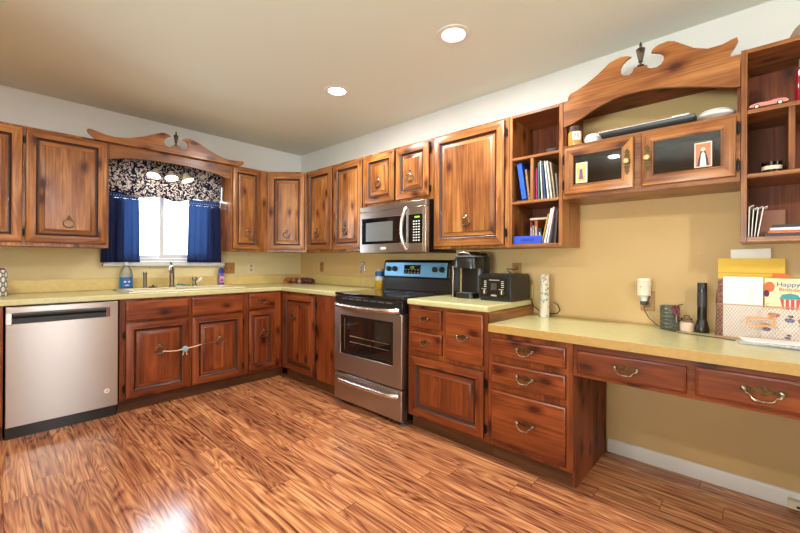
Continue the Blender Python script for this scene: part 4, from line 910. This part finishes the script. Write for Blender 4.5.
for sx in (0.055, 0.183):
    MB().lathe([(0, -0.0042), (0.017, -0.0042), (0.015, -0.016), (0, -0.017)], (sx, 0, 0.060), DKGREY, 18, 'y').build('browning_dial', t)
    MB().box(sx-0.0025, sx+0.0025, -0.0185, -0.0172, 0.048, 0.074, WHITEP).build('dial_mark', t)
    MB().box(sx-0.018, sx+0.018, -0.022, -0.0042, 0.078, 0.084, STEELH).build('toast_lever', t)
    for j in range(4): MB().box(sx-0.009, sx+0.009, -0.0055, -0.0042, 0.094+j*0.012, 0.097+j*0.012, WHITEP).build('button', t)
MB().box(0.084, 0.160, -0.0052, -0.0042, 0.137, 0.143, BTN).build('front_print', t)
MB().box(0.098, 0.140, -0.0052, -0.0042, 0.033, 0.043, BTN).build('name_plate', t)
# toaster cord drooping to the desk
tag(MB().tube([(-0.056, -2.868, 1.085), (-0.050, -2.82, 1.105), (-0.04, -2.80, 1.125), (-0.030, -2.880, 1.122), (-0.012, -2.868, 1.125)], 0.0035, BLACKP).build('power_cord'), 'black power cord arching from the toaster to the wall outlet', 'cord')
tag(MB().tube([(-0.07, -2.985, 0.919), (-0.07, -3.00, 0.915), (-0.06, -3.015, 0.870), (-0.045, -3.05, 0.840), (-0.035, -3.12, 0.828), (-0.03, -3.165, 0.830), (-0.03, -3.185, 0.856), (-0.03, -3.170, 0.888), (-0.03, -3.14, 0.905)], 0.0035, BLACKP).build('power_cord'), 'black cord looping down behind the white vase', 'cord')
# white tube vase
def vase_mat():
    m, nt, b = newmat('painted_porcelain'); N = nt.nodes
    tc = N.new('ShaderNodeTexCoord')
    v = N.new('ShaderNodeTexVoronoi'); v.inputs['Scale'].default_value = 42; nt.links.new(tc.outputs['Object'], v.inputs['Vector'])
    n = N.new('ShaderNodeTexNoise'); n.inputs['Scale'].default_value = 30; nt.links.new(tc.outputs['Object'], n.inputs['Vector'])
    k = mathn(nt, 'MULTIPLY', mathn(nt, 'LESS_THAN', v.outputs['Distance'], 0.38), mathn(nt, 'GREATER_THAN', n.outputs[0], 0.5))
    c = ramp(nt, n.outputs[0], [(0.5, srgb(84, 132, 96)), (0.56, srgb(120, 160, 176)), (0.64, srgb(196, 168, 120))])
    nt.links.new(mix(nt, 'MIX', k, srgb(226, 214, 196), c), b.inputs['Base Color']); b.inputs['Roughness'].default_value = 0.25; return m
t = thing('vase', 'tall narrow white vase with green leaf painting, left end of the desk', 'vase', (-0.105, -3.110, 0.8105))
MB().lathe([(0, 0), (0.030, 0), (0.031, 0.004), (0.029, 0.262), (0.031, 0.284), (0.028, 0.284), (0.026, 0.262), (0.024, 0.02), (0, 0.018)], (0, 0, 0), vase_mat(), 28, cap=False).build('vessel', t)

# ------------------------------------------------------------------ desk things
t = thing('wax_warmer', 'white plug-in wax warmer in the outlet above the desk', 'warmer', (-0.055, -3.672, 0.985))
MB().lathe([(0.026, 0.0), (0.034, 0.004), (0.036, 0.085), (0.038, 0.088), (0.036, 0.100), (0.033, 0.100), (0.030, 0.085), (0.0, 0.083)], (0, 0, 0.0), plain('warm_white_ceramic', srgb(232, 220, 200), 0.3), 28, cap=False).build('cup', t)
MB().lathe([(0, -0.03), (0.015, -0.03), (0.018, -0.008), (0.025, -0.0005), (0, -0.0005)], (0, 0, 0), WHITEP, 18).build('base', t)
MB().box(-0.002, 0.044, -0.010, 0.010, -0.028, -0.006, WHITEP).build('plug', t)
MB().ball((-0.0365, 0.008, 0.052), 0.003, BLACKP, 8, 6).build('indicator', t)
MB().box(-0.018, 0.044, -0.016, 0.016, -0.052, -0.0305, BLACKP).build('adapter', t, 0.003)
pts = [(-0.055, -3.672, 0.932), (-0.060, -3.676, 0.900), (-0.075, -3.700, 0.862), (-0.105, -3.740, 0.832), (-0.150, -3.790, 0.8155), (-0.185, -3.850, 0.8135), (-0.205, -3.910, 0.8135), (-0.215, -3.960, 0.8135), (-0.235, -4.03, 0.8135), (-0.255, -4.078, 0.8135)]
tag(MB().tube(pts, 0.0026, plain('olive_cord', srgb(74, 62, 38), 0.5)).build('lamp_cord'), 'thin dark cord running from the wax warmer across the desk', 'cord')
t = thing('jar_candle', 'green-grey ribbed candle jar with a lanyard on top', 'candle', (-0.085, -3.800, 0.8105))
JG = plain('grey_green_glass', srgb(74, 78, 66), 0.25, coat=0.4, var=0.15, vscale=30)
pr_ = [(0, 0), (0.042, 0)]
for i in range(6): pr_ += [(0.046, 0.004+i*0.020), (0.047, 0.014+i*0.020), (0.0445, 0.018+i*0.020)]
MB().lathe(pr_ + [(0.047, 0.124), (0.044, 0.130), (0.040, 0.130), (0.038, 0.118), (0, 0.117)], (0, 0, 0), JG, 32, cap=False).build('jar', t)
t = thing('lanyard', 'maroon key lanyard with silver clip draped over the grey-green jar', 'keys', (-0.128, -3.835, 0.930))
MAR = plain('maroon_strap', srgb(130, 26, 60), 0.6)
MB().tube([(0.010, 0.012, 0.016), (-0.004, 0.004, 0.018), (-0.010, -0.006, 0.000), (-0.010, -0.012, -0.022), (-0.008, -0.004, -0.034), (-0.008, 0.008, -0.020), (-0.006, 0.012, 0.002)], 0.005, MAR, 8, True, 0.5).build('strap', t)
MB().tube([(-0.010, -0.002, -0.034), (-0.011, -0.001, -0.075)], 0.003, STEELH, 8).build('clip', t)
MB().tube([(0.006, -0.005, 0.018), (0.002, -0.028, 0.026)], 0.003, BRASS, 8).build('key', t)
t = thing('candle', 'small pink candle in a clear lidded jar beside the flashlight', 'candle', (-0.085, -3.875, 0.8105))
MB().lathe([(0, 0.001), (0.031, 0.001), (0.032, 0.004), (0.032, 0.048), (0, 0.048)], (0, 0, 0), plain('pink_wax', srgb(226, 196, 178), 0.35, coat=0.4), 28).build('wax', t)
MB().lathe([(0.0325, 0.049), (0.031, 0.056), (0.024, 0.060), (0.026, 0.066), (0.022, 0.069), (0.0, 0.070)], (0, 0, 0), CLEAR, 28, cap=False).build('glass_lid', t)
MB().tube([(0, -0.012, 0.070), (0, -0.010, 0.082), (0, 0.010, 0.082), (0, 0.012, 0.070)], 0.003, BRASS, 8).build('wire_clasp', t)
t = thing('flashlight', 'black flashlight standing on its head beside the letter holder', 'flashlight', (-0.085, -3.940, 0.8105))
MB().lathe([(0, 0), (0.029, 0), (0.031, 0.006), (0.031, 0.024), (0.028, 0.034), (0.0235, 0.060), (0.0205, 0.066)], (0, 0, 0), BLACKM, 24, cap=False).build('head', t)
MB().lathe([(0.0205, 0.0665), (0.0205, 0.135)], (0, 0, 0), BLACKM, 24).build('barrel', t)
MB().lathe([(0.0215, 0.1355), (0.0215, 0.210)], (0, 0, 0), DKGREY, 24).build('grip', t)
MB().lathe([(0.0208, 0.2105), (0.0208, 0.256), (0.018, 0.262), (0, 0.262)], (0, 0, 0), BLACKM, 24).build('tail_cap', t)

# letter holder: copper wire mesh, papers inside are things of their own
COP = plain('rose_gold_wire', srgb(206, 168, 144), 0.35, 0.6)
t = thing('letter_holder', 'wire mesh letter holder full of papers on the desk', 'letter holder', (-0.180, -3.998, 0.8105), RB)
LW, LH, LD = 0.34, 0.165, 0.13
for y, h0 in ((0.0, LH), (LD, LH+0.06)):
    fr_ = MB().tube([(0, y, 0.003), (LW, y, 0.003), (LW, y, h0), (0, y, h0)], 0.003, COP, 6, True).build('wire_rim', t)
for y, h0 in ((0.0, LH), (LD, LH+0.06)):
    mm = MB(); st_ = 0.0125; k = -int(h0/st_*1.8)
    while k*st_ < LW:
        for sg in (1, -1):
            a0, a1 = k*st_, k*st_ + h0*0.62
            z0, z1 = 0.0, h0
            if a1 < 0 or a0 > LW: continue
            c0, c1 = max(a0, 0), min(a1, LW)
            if c1 - c0 < 0.004: continue
            f0 = (c0-a0)/(a1-a0); f1 = (c1-a0)/(a1-a0)
            zA, zB = f0*h0, f1*h0
            if sg < 0: zA, zB = h0-zA, h0-zB
            mm.tube([(c0, y, zA), (c1, y, zB)], 0.0008, COP, 4)
        k += 1
    mm.build('wire_mesh', t)['kind'] = 'stuff'
for x in (0.0, LW): MB().prism([(0, 0.001), (LD, 0.001), (LD, LH+0.06), (0.02, LH)], x-0.001, x+0.001, COP, 'x').build('side_panel', t)
MB().box(0.002, LW-0.002, 0.002, LD-0.002, 0.0, 0.002, COP).build('floor_sheet', t)
rectframe(MB(), 0.115, 0.215, 0.070, 0.112, 0.008, -0.006, -0.003, plain('copper_tag', srgb(206, 140, 82), 0.4, 0.3)).build('label_frame', t)
def sheet(nm, lb, cat, x, y0, y1, z0, z1, th, m, lean=0.0, parts=None, tilt=0.0, grp=None):
    t = thing(nm, lb, cat, (x, y0, z0), RB, grp); t.rotation_euler = (0, 0, RB)
    Mx = Matrix.Rotation(-lean, 4, 'X') @ Matrix.Rotation(tilt, 4, 'Y')
    w = abs(y1-y0)
    MB().box(0, w, 0, th, 0, z1-z0, m, Mx).build('sheet', t)
    if parts: parts(t, Mx, w, z1-z0)
    return t
Z0 = 0.8135
FOLD = plain('yellow_folder', srgb(232, 190, 66), 0.6)
def fold_lines(t, Mx, w, h):
    MB().box(0, w, -0.0006, -0.0002, h-0.075, h-0.072, plain('folder_crease', srgb(196, 152, 50), 0.6), Mx).build('crease', t)
sheet('paper_sheet', 'white sheet standing tallest behind the yellow envelope', 'paper', -0.058, -4.064, -4.212, Z0, 1.245, 0.0012, PAPER, 0.0, None, -0.03)
sheet('envelope', 'large yellow manila envelope standing in the letter holder', 'envelope', -0.070, -4.003, -4.249, Z0, 1.200, 0.003, FOLD, 0.0, fold_lines)
sheet('paper_folder', 'orange folder peeking out behind the birthday card', 'folder', -0.088, -4.205, -4.262, Z0, 1.125, 0.002, plain('orange_card', srgb(226, 112, 50), 0.6))
sheet('magazine', 'colourful magazine at the left side of the letter holder', 'magazine', -0.105, -4.004, -4.09, Z0, 1.098, 0.006, plain('mottled_cover', srgb(150, 88, 66), 0.5, var=0.7, vscale=60))
def scrib(t, Mx, w, h):
    g = plain('pencil_grey', srgb(176, 170, 166), 0.6)
    mb = MB()
    for i, (x, a, c) in enumerate(((0.10, h-0.12, h-0.04), (0.108, h-0.11, h-0.045), (0.115, h-0.10, h-0.05))): mb.box(x, x+0.001, -0.0006, -0.0002, a, c, g, Mx)
    mb.build('pencil_lines', t)
sheet('paper_sheet', 'blank white note paper standing at the front of the letter holder', 'paper', -0.150, -4.028, -4.172, Z0, 1.110, 0.0015, PAPER, 0.0, scrib)
def card_parts(t, Mx, w, h):
    mk = lambda n, c: plain(n, srgb(*c), 0.6)
    navy = mk('card_blue', (70, 96, 170)); red = mk('card_red', (214, 70, 70)); orange = mk('card_orange', (228, 110, 60)); pur = mk('card_plum', (96, 40, 80)); teal = mk('card_teal', (60, 150, 160))
    text('card_greeting', 'Happy', 0.030, Mx @ at(0.078, -0.0008, h-0.028), t, navy)
    text('card_greeting', 'Birthday', 0.022, Mx @ at(0.085, -0.0008, h-0.052), t, red)
    def disc(cx, cz, rx, rz, m, nm):
        MB().prism([(cx+rx*math.cos(a*PI/12), cz+rz*math.sin(a*PI/12)) for a in range(24)], -0.0016, -0.0004, m).build(nm, t)
    disc(0.016, h-0.040, 0.018, 0.024, orange, 'balloon_print'); disc(0.006, h-0.072, 0.010, 0.016, pur, 'balloon_print')
    MB().prism([(0.062, h-0.150), (0.108, h-0.150), (0.118, h-0.095), (0.052, h-0.095)], -0.0016, -0.0004, red).build('cupcake_print', t)
    for i in range(3): MB().box(0.064+i*0.017, 0.070+i*0.017, -0.0022, -0.0017, h-0.148, h-0.097, mk('card_cream%d' % i, (240, 214, 190))).build('cupcake_stripe', t)
    MB().prism([(0.048, h-0.094), (0.122, h-0.094), (0.108, h-0.074), (0.085, h-0.068), (0.060, h-0.074)], -0.0016, -0.0004, teal).build('cupcake_icing', t)
    rs = random.Random(3); mb = MB()
    for i in range(46):
        x, z = rs.uniform(0.004, w-0.006), rs.uniform(0.06, h-0.055); mb.box(x, x+0.003, -0.0010, -0.0003, z, z+0.003, rs.choice([navy, red, orange, teal]), Mx)
    mb.build('confetti_print', t)['kind'] = 'stuff'
sheet('birthday_card', 'birthday card with balloon and cupcake standing in the letter holder', 'card', -0.140, -4.178, -4.322, Z0, 1.106, 0.003, plain('card_stock', srgb(232, 222, 178), 0.6), 0.0, card_parts)
def photo_parts(t, Mx, w, h):
    rs = random.Random(5)
    cols = [plain('collage_%d' % i, srgb(*c), 0.5) for i, c in enumerate(((62, 96, 150), (196, 76, 62), (196, 146, 96), (48, 44, 48), (236, 226, 210)))]
    mb = MB()
    for i in range(16):
        x, z, r = rs.uniform(0.01, w-0.02), rs.uniform(0.02, h-0.02), rs.uniform(0.008, 0.02)
        mb.prism([(x+r*math.cos(a), z+r*0.6*math.sin(a)) for a in [k*PI/5 for k in range(10)]], -0.0012-0.0004*(i % 5), -0.0004, cols[i % 5])
    mb.build('printed_shapes', t)['kind'] = 'stuff'
sheet('photo_card', 'colourful printed card behind the wire mesh, right of the copper tag', 'card', -0.162, -4.165, -4.332, Z0, 0.965, 0.0012, PAPER, 0.0, photo_parts)
# newspaper stack in front
NEWS = plain('newsprint', srgb(190, 188, 196), 0.7, var=0.2, vscale=160, stretch=(1, 6, 1))
for i, (dz, a, th, m_, lb) in enumerate(((0.0, 0.02, 0.006, NEWS, 'folded newspaper lying lowest in the stack in front of the letter holder'), (0.0065, -0.05, 0.007, NEWS, 'folded newspaper in the middle of the stack on the desk'), (0.014, 0.06, 0.004, PAPER, 'white mail envelope lying on top of the newspapers'))):
    t = thing('newspaper' if i < 2 else 'envelope', lb, 'newspaper' if i < 2 else 'envelope', (-0.325, -4.090, 0.811+dz), RB + a)
    MB().loft([[(x, y, z) for x, y in ((0.0+i*0.01, 0.004), (0.44, 0.0), (0.44, 0.125), (0.006, 0.118-i*0.008))] for z in (0.0, th)], m_).build('folded_sheet', t, 0.0015)
    if i < 2:
        mb = MB(); rs = random.Random(i)
        for k in range(14): mb.box(0.03+k*0.026, 0.05+k*0.026, 0.012, 0.012+rs.uniform(0.03, 0.09), th, th+0.0003, plain('ink_%d_%d' % (i, k), srgb(130, 128, 140), 0.8))
        mb.build('print_columns', t)['kind'] = 'stuff'
# small white box on the floor by the baseboard
t = thing('wall_junction_box', 'small white phone junction box low on the baseboard at right', 'junction box', (-0.014, -4.262, 0.012), RB)
MB().box(0.0, 0.075, -0.032, 0.0, 0.0, 0.040, CREAMP).build('housing', t, 0.003); MB().box(0.030, 0.044, -0.0335, -0.0325, 0.010, 0.020, BLACKP).build('jack', t)

# ------------------------------------------------------------------ books and papers in the left cubbies
# local frame of a unit: u from its left side (world -y), front toward the room (world -x)
def bookobj(nm, lb, cat, y, xf, z, th, dep, h, m, lean=0.0, pages=True, grp=None, page_m=None, title=None):
    """upright book: spine faces the room, y = world y of its lower left corner, lean in radians to the right"""
    t = thing(nm, lb, cat, (xf, y, z), RB, grp)
    Mx = Matrix.Rotation(lean, 4, 'Y')
    if lean < 0: Mx = Matrix.Translation((0, 0, -math.sin(lean)*th*0)) @ Mx
    MB().box(0, th, 0, 0.004, 0, h, m, Mx).build('spine', t)
    MB().box(0, 0.0015, 0.0042, dep, 0, h, m, Mx).build('cover', t); MB().box(th-0.0015, th, 0.0042, dep, 0, h, m, Mx).build('cover', t)
    MB().box(0.0017, th-0.0017, 0.0045, dep-0.004, 0.003, h-0.003, page_m or PAPER, Mx).build('pages', t)
    if title: MB().box(th*0.3, th*0.7, -0.0006, -0.0001, h*0.3, h*0.75, title, Mx).build('spine_title', t)
    return t
def pc(n, c, **k): return plain(n, srgb(*c), k.pop('rough', 0.45), **k)
yv = lambda u: -2.960-u
ZB = 1.5675
BB = pc('blue_binder', (24, 84, 196), coat=0.3)
t = bookobj('binder', 'bright blue binder leaning left in the middle-left cubby', 'binder', yv(0.078), -0.298, ZB+0.014, 0.030, 0.21, 0.235, BB, -0.155)
bookobj('book', 'brown patterned book leaning beside the blue binder', 'book', yv(0.1145), -0.285, ZB+0.001, 0.013, 0.17, 0.205, pc('mottled_brown', (150, 112, 80), var=0.6, vscale=50), -0.12)
bookobj('notebook', 'thin dark purple notebook at the right side of the blue binder cubby', 'notebook', yv(0.1315), -0.28, ZB+0.001, 0.008, 0.15, 0.14, pc('dark_purple', (58, 48, 84)), -0.02)
tag(MB().loft([squarish(0.036, 0.05, z, 16, 4, -0.255, yv(0.075)) for z in (ZB+0.0005, ZB+0.0125)], pc('dark_case', (34, 32, 40))).build('eyeglass_case'), 'flat dark case lying under the blue binder', 'case')
mags = [('pink', 'hot pink thin folder at the left of the middle-right cubby', 'folder', (206, 50, 140), 0.168, 0.008, 0.200, -0.01), ('green', 'green spined folder beside the pink folder', 'folder', (40, 120, 96), 0.1825, 0.006, 0.235, -0.015),
        ('w1', 'white magazine right of the green folder', 'magazine', (222, 220, 216), 0.204, 0.006, 0.245, -0.055), ('bl', 'dark blue magazine between the white ones', 'magazine', (52, 70, 110), 0.222, 0.008, 0.215, -0.085),
        ('w2', 'white magazine right of the dark blue one', 'magazine', (232, 230, 226), 0.242, 0.007, 0.240, -0.10), ('w3', 'grey-white catalog leaning steepest in the middle-right cubby', 'catalog', (200, 196, 192), 0.262, 0.009, 0.238, -0.13),
        ('tan', 'tan booklet leaning at the right of the middle-right cubby', 'booklet', (160, 138, 112), 0.282, 0.008, 0.225, -0.13), ('gr', 'short grey booklet against the right side of the cubby', 'booklet', (112, 108, 104), 0.299, 0.008, 0.15, -0.08)]
for nm, lb, cat, c, u, th, h, ln in mags:
    bookobj(cat, lb, cat, yv(u), -0.292, ZB+0.001, th, 0.22, h, pc('cover_' + nm, c, var=0.1, vscale=30), ln)
ZB = 1.2925
t = thing('storage_box', 'blue box with dark lettering at the front of the bottom-left cubby', 'box', (-0.308, yv(0.026), ZB), RB)
MB().box(0, 0.187, 0, 0.10, 0.0005, 0.050, pc('cobalt_box', (32, 72, 196), rough=0.5)).build('box_body', t, 0.002)
text('box_lettering', 'AMACOR', 0.022, at(0.095, -0.0006, 0.024), t, pc('navy_print', (14, 26, 84)))
low = [('red', 'dark red paperback behind the blue box, leftmost', 'paperback', (150, 36, 44), 0.092, 0.014, 0.150), ('multi', 'thin pale paperback behind the blue box beside the dark red one', 'paperback', (180, 166, 150), 0.108, 0.010, 0.125),
       ('orng', 'orange and cream book behind the blue box', 'book', (204, 108, 60), 0.122, 0.020, 0.155), ('drk', 'dark green book behind the blue box, right of the orange one', 'book', (50, 62, 48), 0.146, 0.022, 0.105)]
for nm, lb, cat, c, u, th, h in low:
    bookobj(cat, lb, cat, yv(u), -0.205, ZB+0.001, th, 0.15, h, pc('lowcover_' + nm, c, var=0.2, vscale=50), 0.0, title=PAPER)
t = thing('book', 'mustard book lying flat across the tops of the upright books', 'book', (-0.203, yv(0.088), ZB+0.158), RB)
MB().box(0, 0.118, 0, 0.14, 0, 0.018, pc('mustard_cover', (176, 124, 40))).build('cover', t, 0.001); MB().box(0.002, 0.116, -0.0008, -0.0002, 0.004, 0.014, PAPER).build('pages', t)
bl = [('yel', 'mustard magazine leaning right of the upright books', 'magazine', (180, 140, 50), 0.206, 0.007, 0.185, 0.22), ('wh1', 'white catalog leaning right of the mustard magazine', 'catalog', (226, 222, 218), 0.222, 0.010, 0.215, 0.20), ('wh2', 'lilac-white catalog leaning in front of the right side', 'catalog', (206, 196, 206), 0.240, 0.009, 0.222, 0.17),
      ('dk2', 'dark brown catalog standing upright against the right side', 'catalog', (70, 52, 50), 0.286, 0.010, 0.195, 0.06)]
for nm, lb, cat, c, u, th, h, ln in bl:
    bookobj(cat, lb, cat, yv(u), -0.298, ZB+0.0012+th*math.sin(ln), th, 0.20, h, pc('bcover_' + nm, c, var=0.08, vscale=40), ln)
t = thing('small_dish', 'small dark grey dish on the top-left cubby shelf', 'dish', (-0.276, yv(0.262), 1.8505)); t.scale = (0.9, 0.95, 1.2)
MB().lathe([(0, 0), (0.026, 0), (0.040, 0.016), (0.038, 0.018), (0.024, 0.004), (0, 0.004)], (0, 0, 0), GREYP, 24, cap=False).build('bowl', t)

# ------------------------------------------------------------------ on and in the glass cabinet
ZT = 1.8625
t = thing('jar_candle', 'amber candle jar with dark lid and numbered label above the glass cabinet', 'candle', (-0.276, -3.357, ZT))
MB().lathe([(0, 0), (0.036, 0), (0.038, 0.004), (0.038, 0.080), (0.034, 0.085), (0, 0.085)], (0, 0, 0), pc('amber_jar', (196, 140, 60), coat=0.4), 28).build('jar', t)
MB().lathe([(0, 0.0855), (0.0375, 0.0855), (0.0375, 0.114), (0, 0.114)], (0, 0, 0), pc('bronze_lid', (58, 40, 28)), 28).build('lid', t)
lbm = Matrix.Rotation(math.radians(-60), 4, 'Z')
MB().box(-0.022, 0.022, -0.0392, -0.0375, 0.030, 0.078, PAPER, lbm).build('paper_label', t); text('label_number', '75', 0.030, lbm @ at(0, -0.0396, 0.054), t, BLACKP)
tag(MB().lathe([(0, 0.0), (0.045, 0.0), (0.052, 0.030), (0.040, 0.050), (0, 0.054)], (-0.255, -3.455, ZT), WHITEP, 28).build('bowl'), 'small white bowl upside down beside the amber candle jar', 'bowl')
t = thing('serving_tray', 'long black tray lying on top of the glass-door cabinet', 'tray', (-0.325, -3.500, ZT), RB)
MB().loft([[(x0, y0, z), (x1, y0, z), (x1, 0.25, z), (x0, 0.25, z)] for x0, x1, y0, z in ((0.02, 0.41, 0.02, 0.0), (0.0, 0.43, 0.0, 0.030), (0.0, 0.43, 0.0, 0.036), (0.02, 0.41, 0.02, 0.034))], BLACKP).build('tray_body', t)
t = thing('flat_board', 'white-edged flat board stacked on the black tray', 'board', (-0.305, -3.492, ZT+0.0375), RB)
MB().box(0.0, 0.36, 0, 0.22, 0, 0.008, PAPER).build('board_sheet', t, 0.001); MB().box(0.006, 0.34, 0.004, 0.21, 0.0085, 0.016, pc('tan_board', (150, 112, 80))).build('backing', t, 0.001)
tag(MB().box(-0.270, -0.09, -3.90, -3.56, ZT+0.054, ZT+0.062, PAPER).build('paper_stack', bevel=0.001), 'white papers on top of the board stack above the glass cabinet', 'paper')
tag(MB().lathe([(0.0, 0.0), (0.03, 0.0), (0.072, 0.020), (0.075, 0.028), (0.060, 0.046), (0.03, 0.056), (0, 0.058)], (-0.245, -4.002, ZT), WHITEP, 32).build('plate'), 'white covered dish at the right end above the glass cabinet', 'dish')
def picture(lb, y, w, h, parts):
    t = thing('picture_card', lb, 'picture', (-0.3335, y, 1.632), RB)
    MB().box(0, w, 0, 0.002, 0, h, pc('card_edge', (220, 212, 200)) if 'card_edge' not in bpy.data.materials else bpy.data.materials['card_edge']).build('card', t)
    parts(t); return t
def pl1(t):
    MB().box(0.004, 0.052, -0.0006, -0.0001, 0.004, 0.110, pc('gold_field', (206, 178, 96), var=0.3, vscale=60)).build('printed_background', t)
    MB().prism([(0.018, 0.02), (0.040, 0.02), (0.036, 0.075), (0.028, 0.082), (0.021, 0.075)], -0.0014, -0.0007, pc('violet_robe', (120, 80, 130))).build('printed_figure', t)
    MB().prism([(0.028+0.008*math.cos(a*PI/8), 0.092+0.009*math.sin(a*PI/8)) for a in range(16)], -0.0014, -0.0007, pc('print_skin', (226, 190, 160))).build('printed_head', t)
picture('small picture card with a gold field tucked on the left glass door', -3.382, 0.062, 0.116, pl1)
def pl2(t):
    K = 0.76; sc_ = Matrix.Diagonal((0.87, 1, 0.75, 1))
    MB().box(0.005, 0.071, -0.0006, -0.0001, 0.006, 0.150, pc('terracotta_field', (190, 122, 84))).build('printed_background', t).data.transform(sc_)
    MB().prism([(0.012, 0.008), (0.064, 0.008), (0.058, 0.055), (0.048, 0.100), (0.038, 0.112), (0.028, 0.100), (0.018, 0.055)], -0.0012, -0.0007, pc('print_navy', (52, 48, 64))).build('printed_cloak', t).data.transform(sc_)
    MB().prism([(0.024, 0.008), (0.052, 0.008), (0.046, 0.085), (0.038, 0.098), (0.030, 0.085)], -0.0018, -0.0013, PAPER).build('printed_robe', t).data.transform(sc_)
    MB().prism([(0.038+0.010*math.cos(a*PI/8), 0.112+0.013*math.sin(a*PI/8)) for a in range(16)], -0.0020, -0.0013, pc('print_pale', (224, 200, 170))).build('printed_head', t).data.transform(sc_)
picture('picture card with a white robed figure tucked on the right glass door', -3.928, 0.066, 0.118, pl2)

# ------------------------------------------------------------------ right cubbies
t = thing('toy_car', 'pink toy convertible car on the upper right cubby shelf', 'toy car', (-0.314, -4.121, 1.8652), RB)
PK = plain('pink_paint', srgb(206, 128, 118), 0.25, coat=0.6)
prof = [(0.0, 0.010), (0.004, 0.022), (0.020, 0.027), (0.040, 0.029), (0.048, 0.027), (0.070, 0.027), (0.078, 0.030), (0.100, 0.031), (0.118, 0.027), (0.126, 0.018), (0.126, 0.009), (0.112, 0.007), (0.014, 0.007)]
MB().loft([[(x, y, 0.007+(z-0.007)*s_) for x, z in prof] for y, s_ in ((0.0, 0.82), (0.006, 1.0), (0.040, 1.0), (0.046, 0.82))], PK).build('body', t, 0.001)
MB().prism([(0.052, 0.028), (0.054, 0.028), (0.062, 0.040), (0.060, 0.040)], 0.006, 0.040, CLEAR).build('windshield', t)
MB().box(0.056, 0.074, 0.008, 0.038, 0.0262, 0.0278, DKGREY).build('seat', t)
for wx in (0.026, 0.100):
    for wy in (-0.001, 0.040):
        q = MB().lathe([(0, 0), (0.0095, 0), (0.0095, 0.007), (0, 0.007)], (wx, wy, 0.0097), BLACKP, 18, 'y').build('wheel', t)
        MB().lathe([(0, -0.0008), (0.006, -0.0008), (0.006, 0.0), (0, 0)], (wx, wy-0.0001 if wy < 0 else wy+0.0081, 0.0097), WHITEP, 14, 'y').build('hubcap', q)
t = thing('perfume_bottle', 'tall red glass bottle with silver cap at the right picture edge', 'bottle', (-0.285, -4.294, 1.8652))
MB().lathe([(0, 0), (0.026, 0), (0.027, 0.004), (0.027, 0.135), (0.022, 0.142), (0, 0.142)], (0, 0, 0), plain('red_lotion', srgb(150, 20, 44), 0.1, coat=0.8), 24).build('body', t)
MB().lathe([(0, 0.1425), (0.018, 0.1425), (0.018, 0.182), (0, 0.184)], (0, 0, 0), plain('champagne_cap', srgb(206, 186, 164), 0.2, 0.8), 24).build('cap', t)
t = thing('glass_candle', 'dark red candle in a short glass tumbler on the middle right shelf', 'candle', (-0.278, -4.197, 1.5772))
MB().lathe([(0, 0.002), (0.028, 0.002), (0.031, 0.024), (0, 0.024)], (0, 0, 0), pc('dark_red_wax', (110, 26, 26)), 24).build('wax', t)
MB().lathe([(0, 0), (0.030, 0), (0.035, 0.046), (0.0335, 0.046), (0.0290, 0.0015), (0, 0.0015)], (0, 0, 0), PURPGLASS, 24, cap=False).build('tumbler', t)
MB().lathe([(0.0332, 0.012), (0.0346, 0.028)], (0, 0, 0), pc('cream_label', (226, 206, 180)), 24, cap=False).build('label_band', t)
ZB = 1.2945
ml = [('leftmost white envelope standing in the bottom right cubby', 0.026, 0.135, 0.02), ('white envelope standing second from the left in the bottom right cubby', 0.036, 0.125, 0.05), ('white envelope standing third from the left in the bottom right cubby', 0.046, 0.128, 0.09), ('rightmost of the four standing white envelopes, curled at its top', 0.056, 0.130, 0.14)]
for lb, u, h, ln in ml:
    t = thing('envelope', lb, 'envelope', (-0.296, -4.094-u, ZB+0.0005), RB, 'envelopes standing in the bottom right cubby')
    Mx = Matrix.Rotation(ln, 4, 'Y')
    MB().box(0, 0.0035, 0, 0.22, 0.001, h, PAPER, Mx).build('folded_paper', t)
    MB().prism([(0, h), (0.0035, h), (0.016, h+0.006), (0.016, h+0.009)], 0.0, 0.10, PAPER).build('torn_flap', t).data.transform(Mx)
cols = [('dark folder lying at the bottom of the mail pile', (40, 40, 52), 0.0), ('orange folder lying in the mail pile in the bottom right cubby', (190, 92, 44), 0.013), ('white letters lying in the mail pile over the orange folder', (226, 222, 222), 0.026), ('black booklet lying on top of the mail pile', (28, 26, 30), 0.039)]
for i, (lb, c, dz) in enumerate(cols):
    t = thing('mail_piece', lb, 'mail', (-0.300+0.006*i, -4.094-0.082-0.008*i, ZB+0.0005+dz), RB)
    MB().box(0, 0.40-0.02*i, 0, 0.24-0.01*i, 0, 0.012, pc('mail_%d' % i, c, var=0.1)).build('folded_paper', t, 0.001)
tag(MB().box(-0.060, -0.015, -4.150, -4.25, ZB+0.001, ZB+0.14, pc('brown_carton', (150, 84, 50))).build('small_carton', bevel=0.002), 'small brown carton at the back of the bottom right cubby', 'box')
t = thing('basket', 'taupe domed dish on top of the right cubby unit', 'basket', (-0.235, -4.330, 2.1405))
MB().lathe([(0, 0), (0.085, 0), (0.080, 0.030), (0.065, 0.060), (0.045, 0.080), (0.0, 0.088)], (0, 0, 0), pc('taupe_shell', (150, 128, 112), var=0.15), 28).build('dome', t)
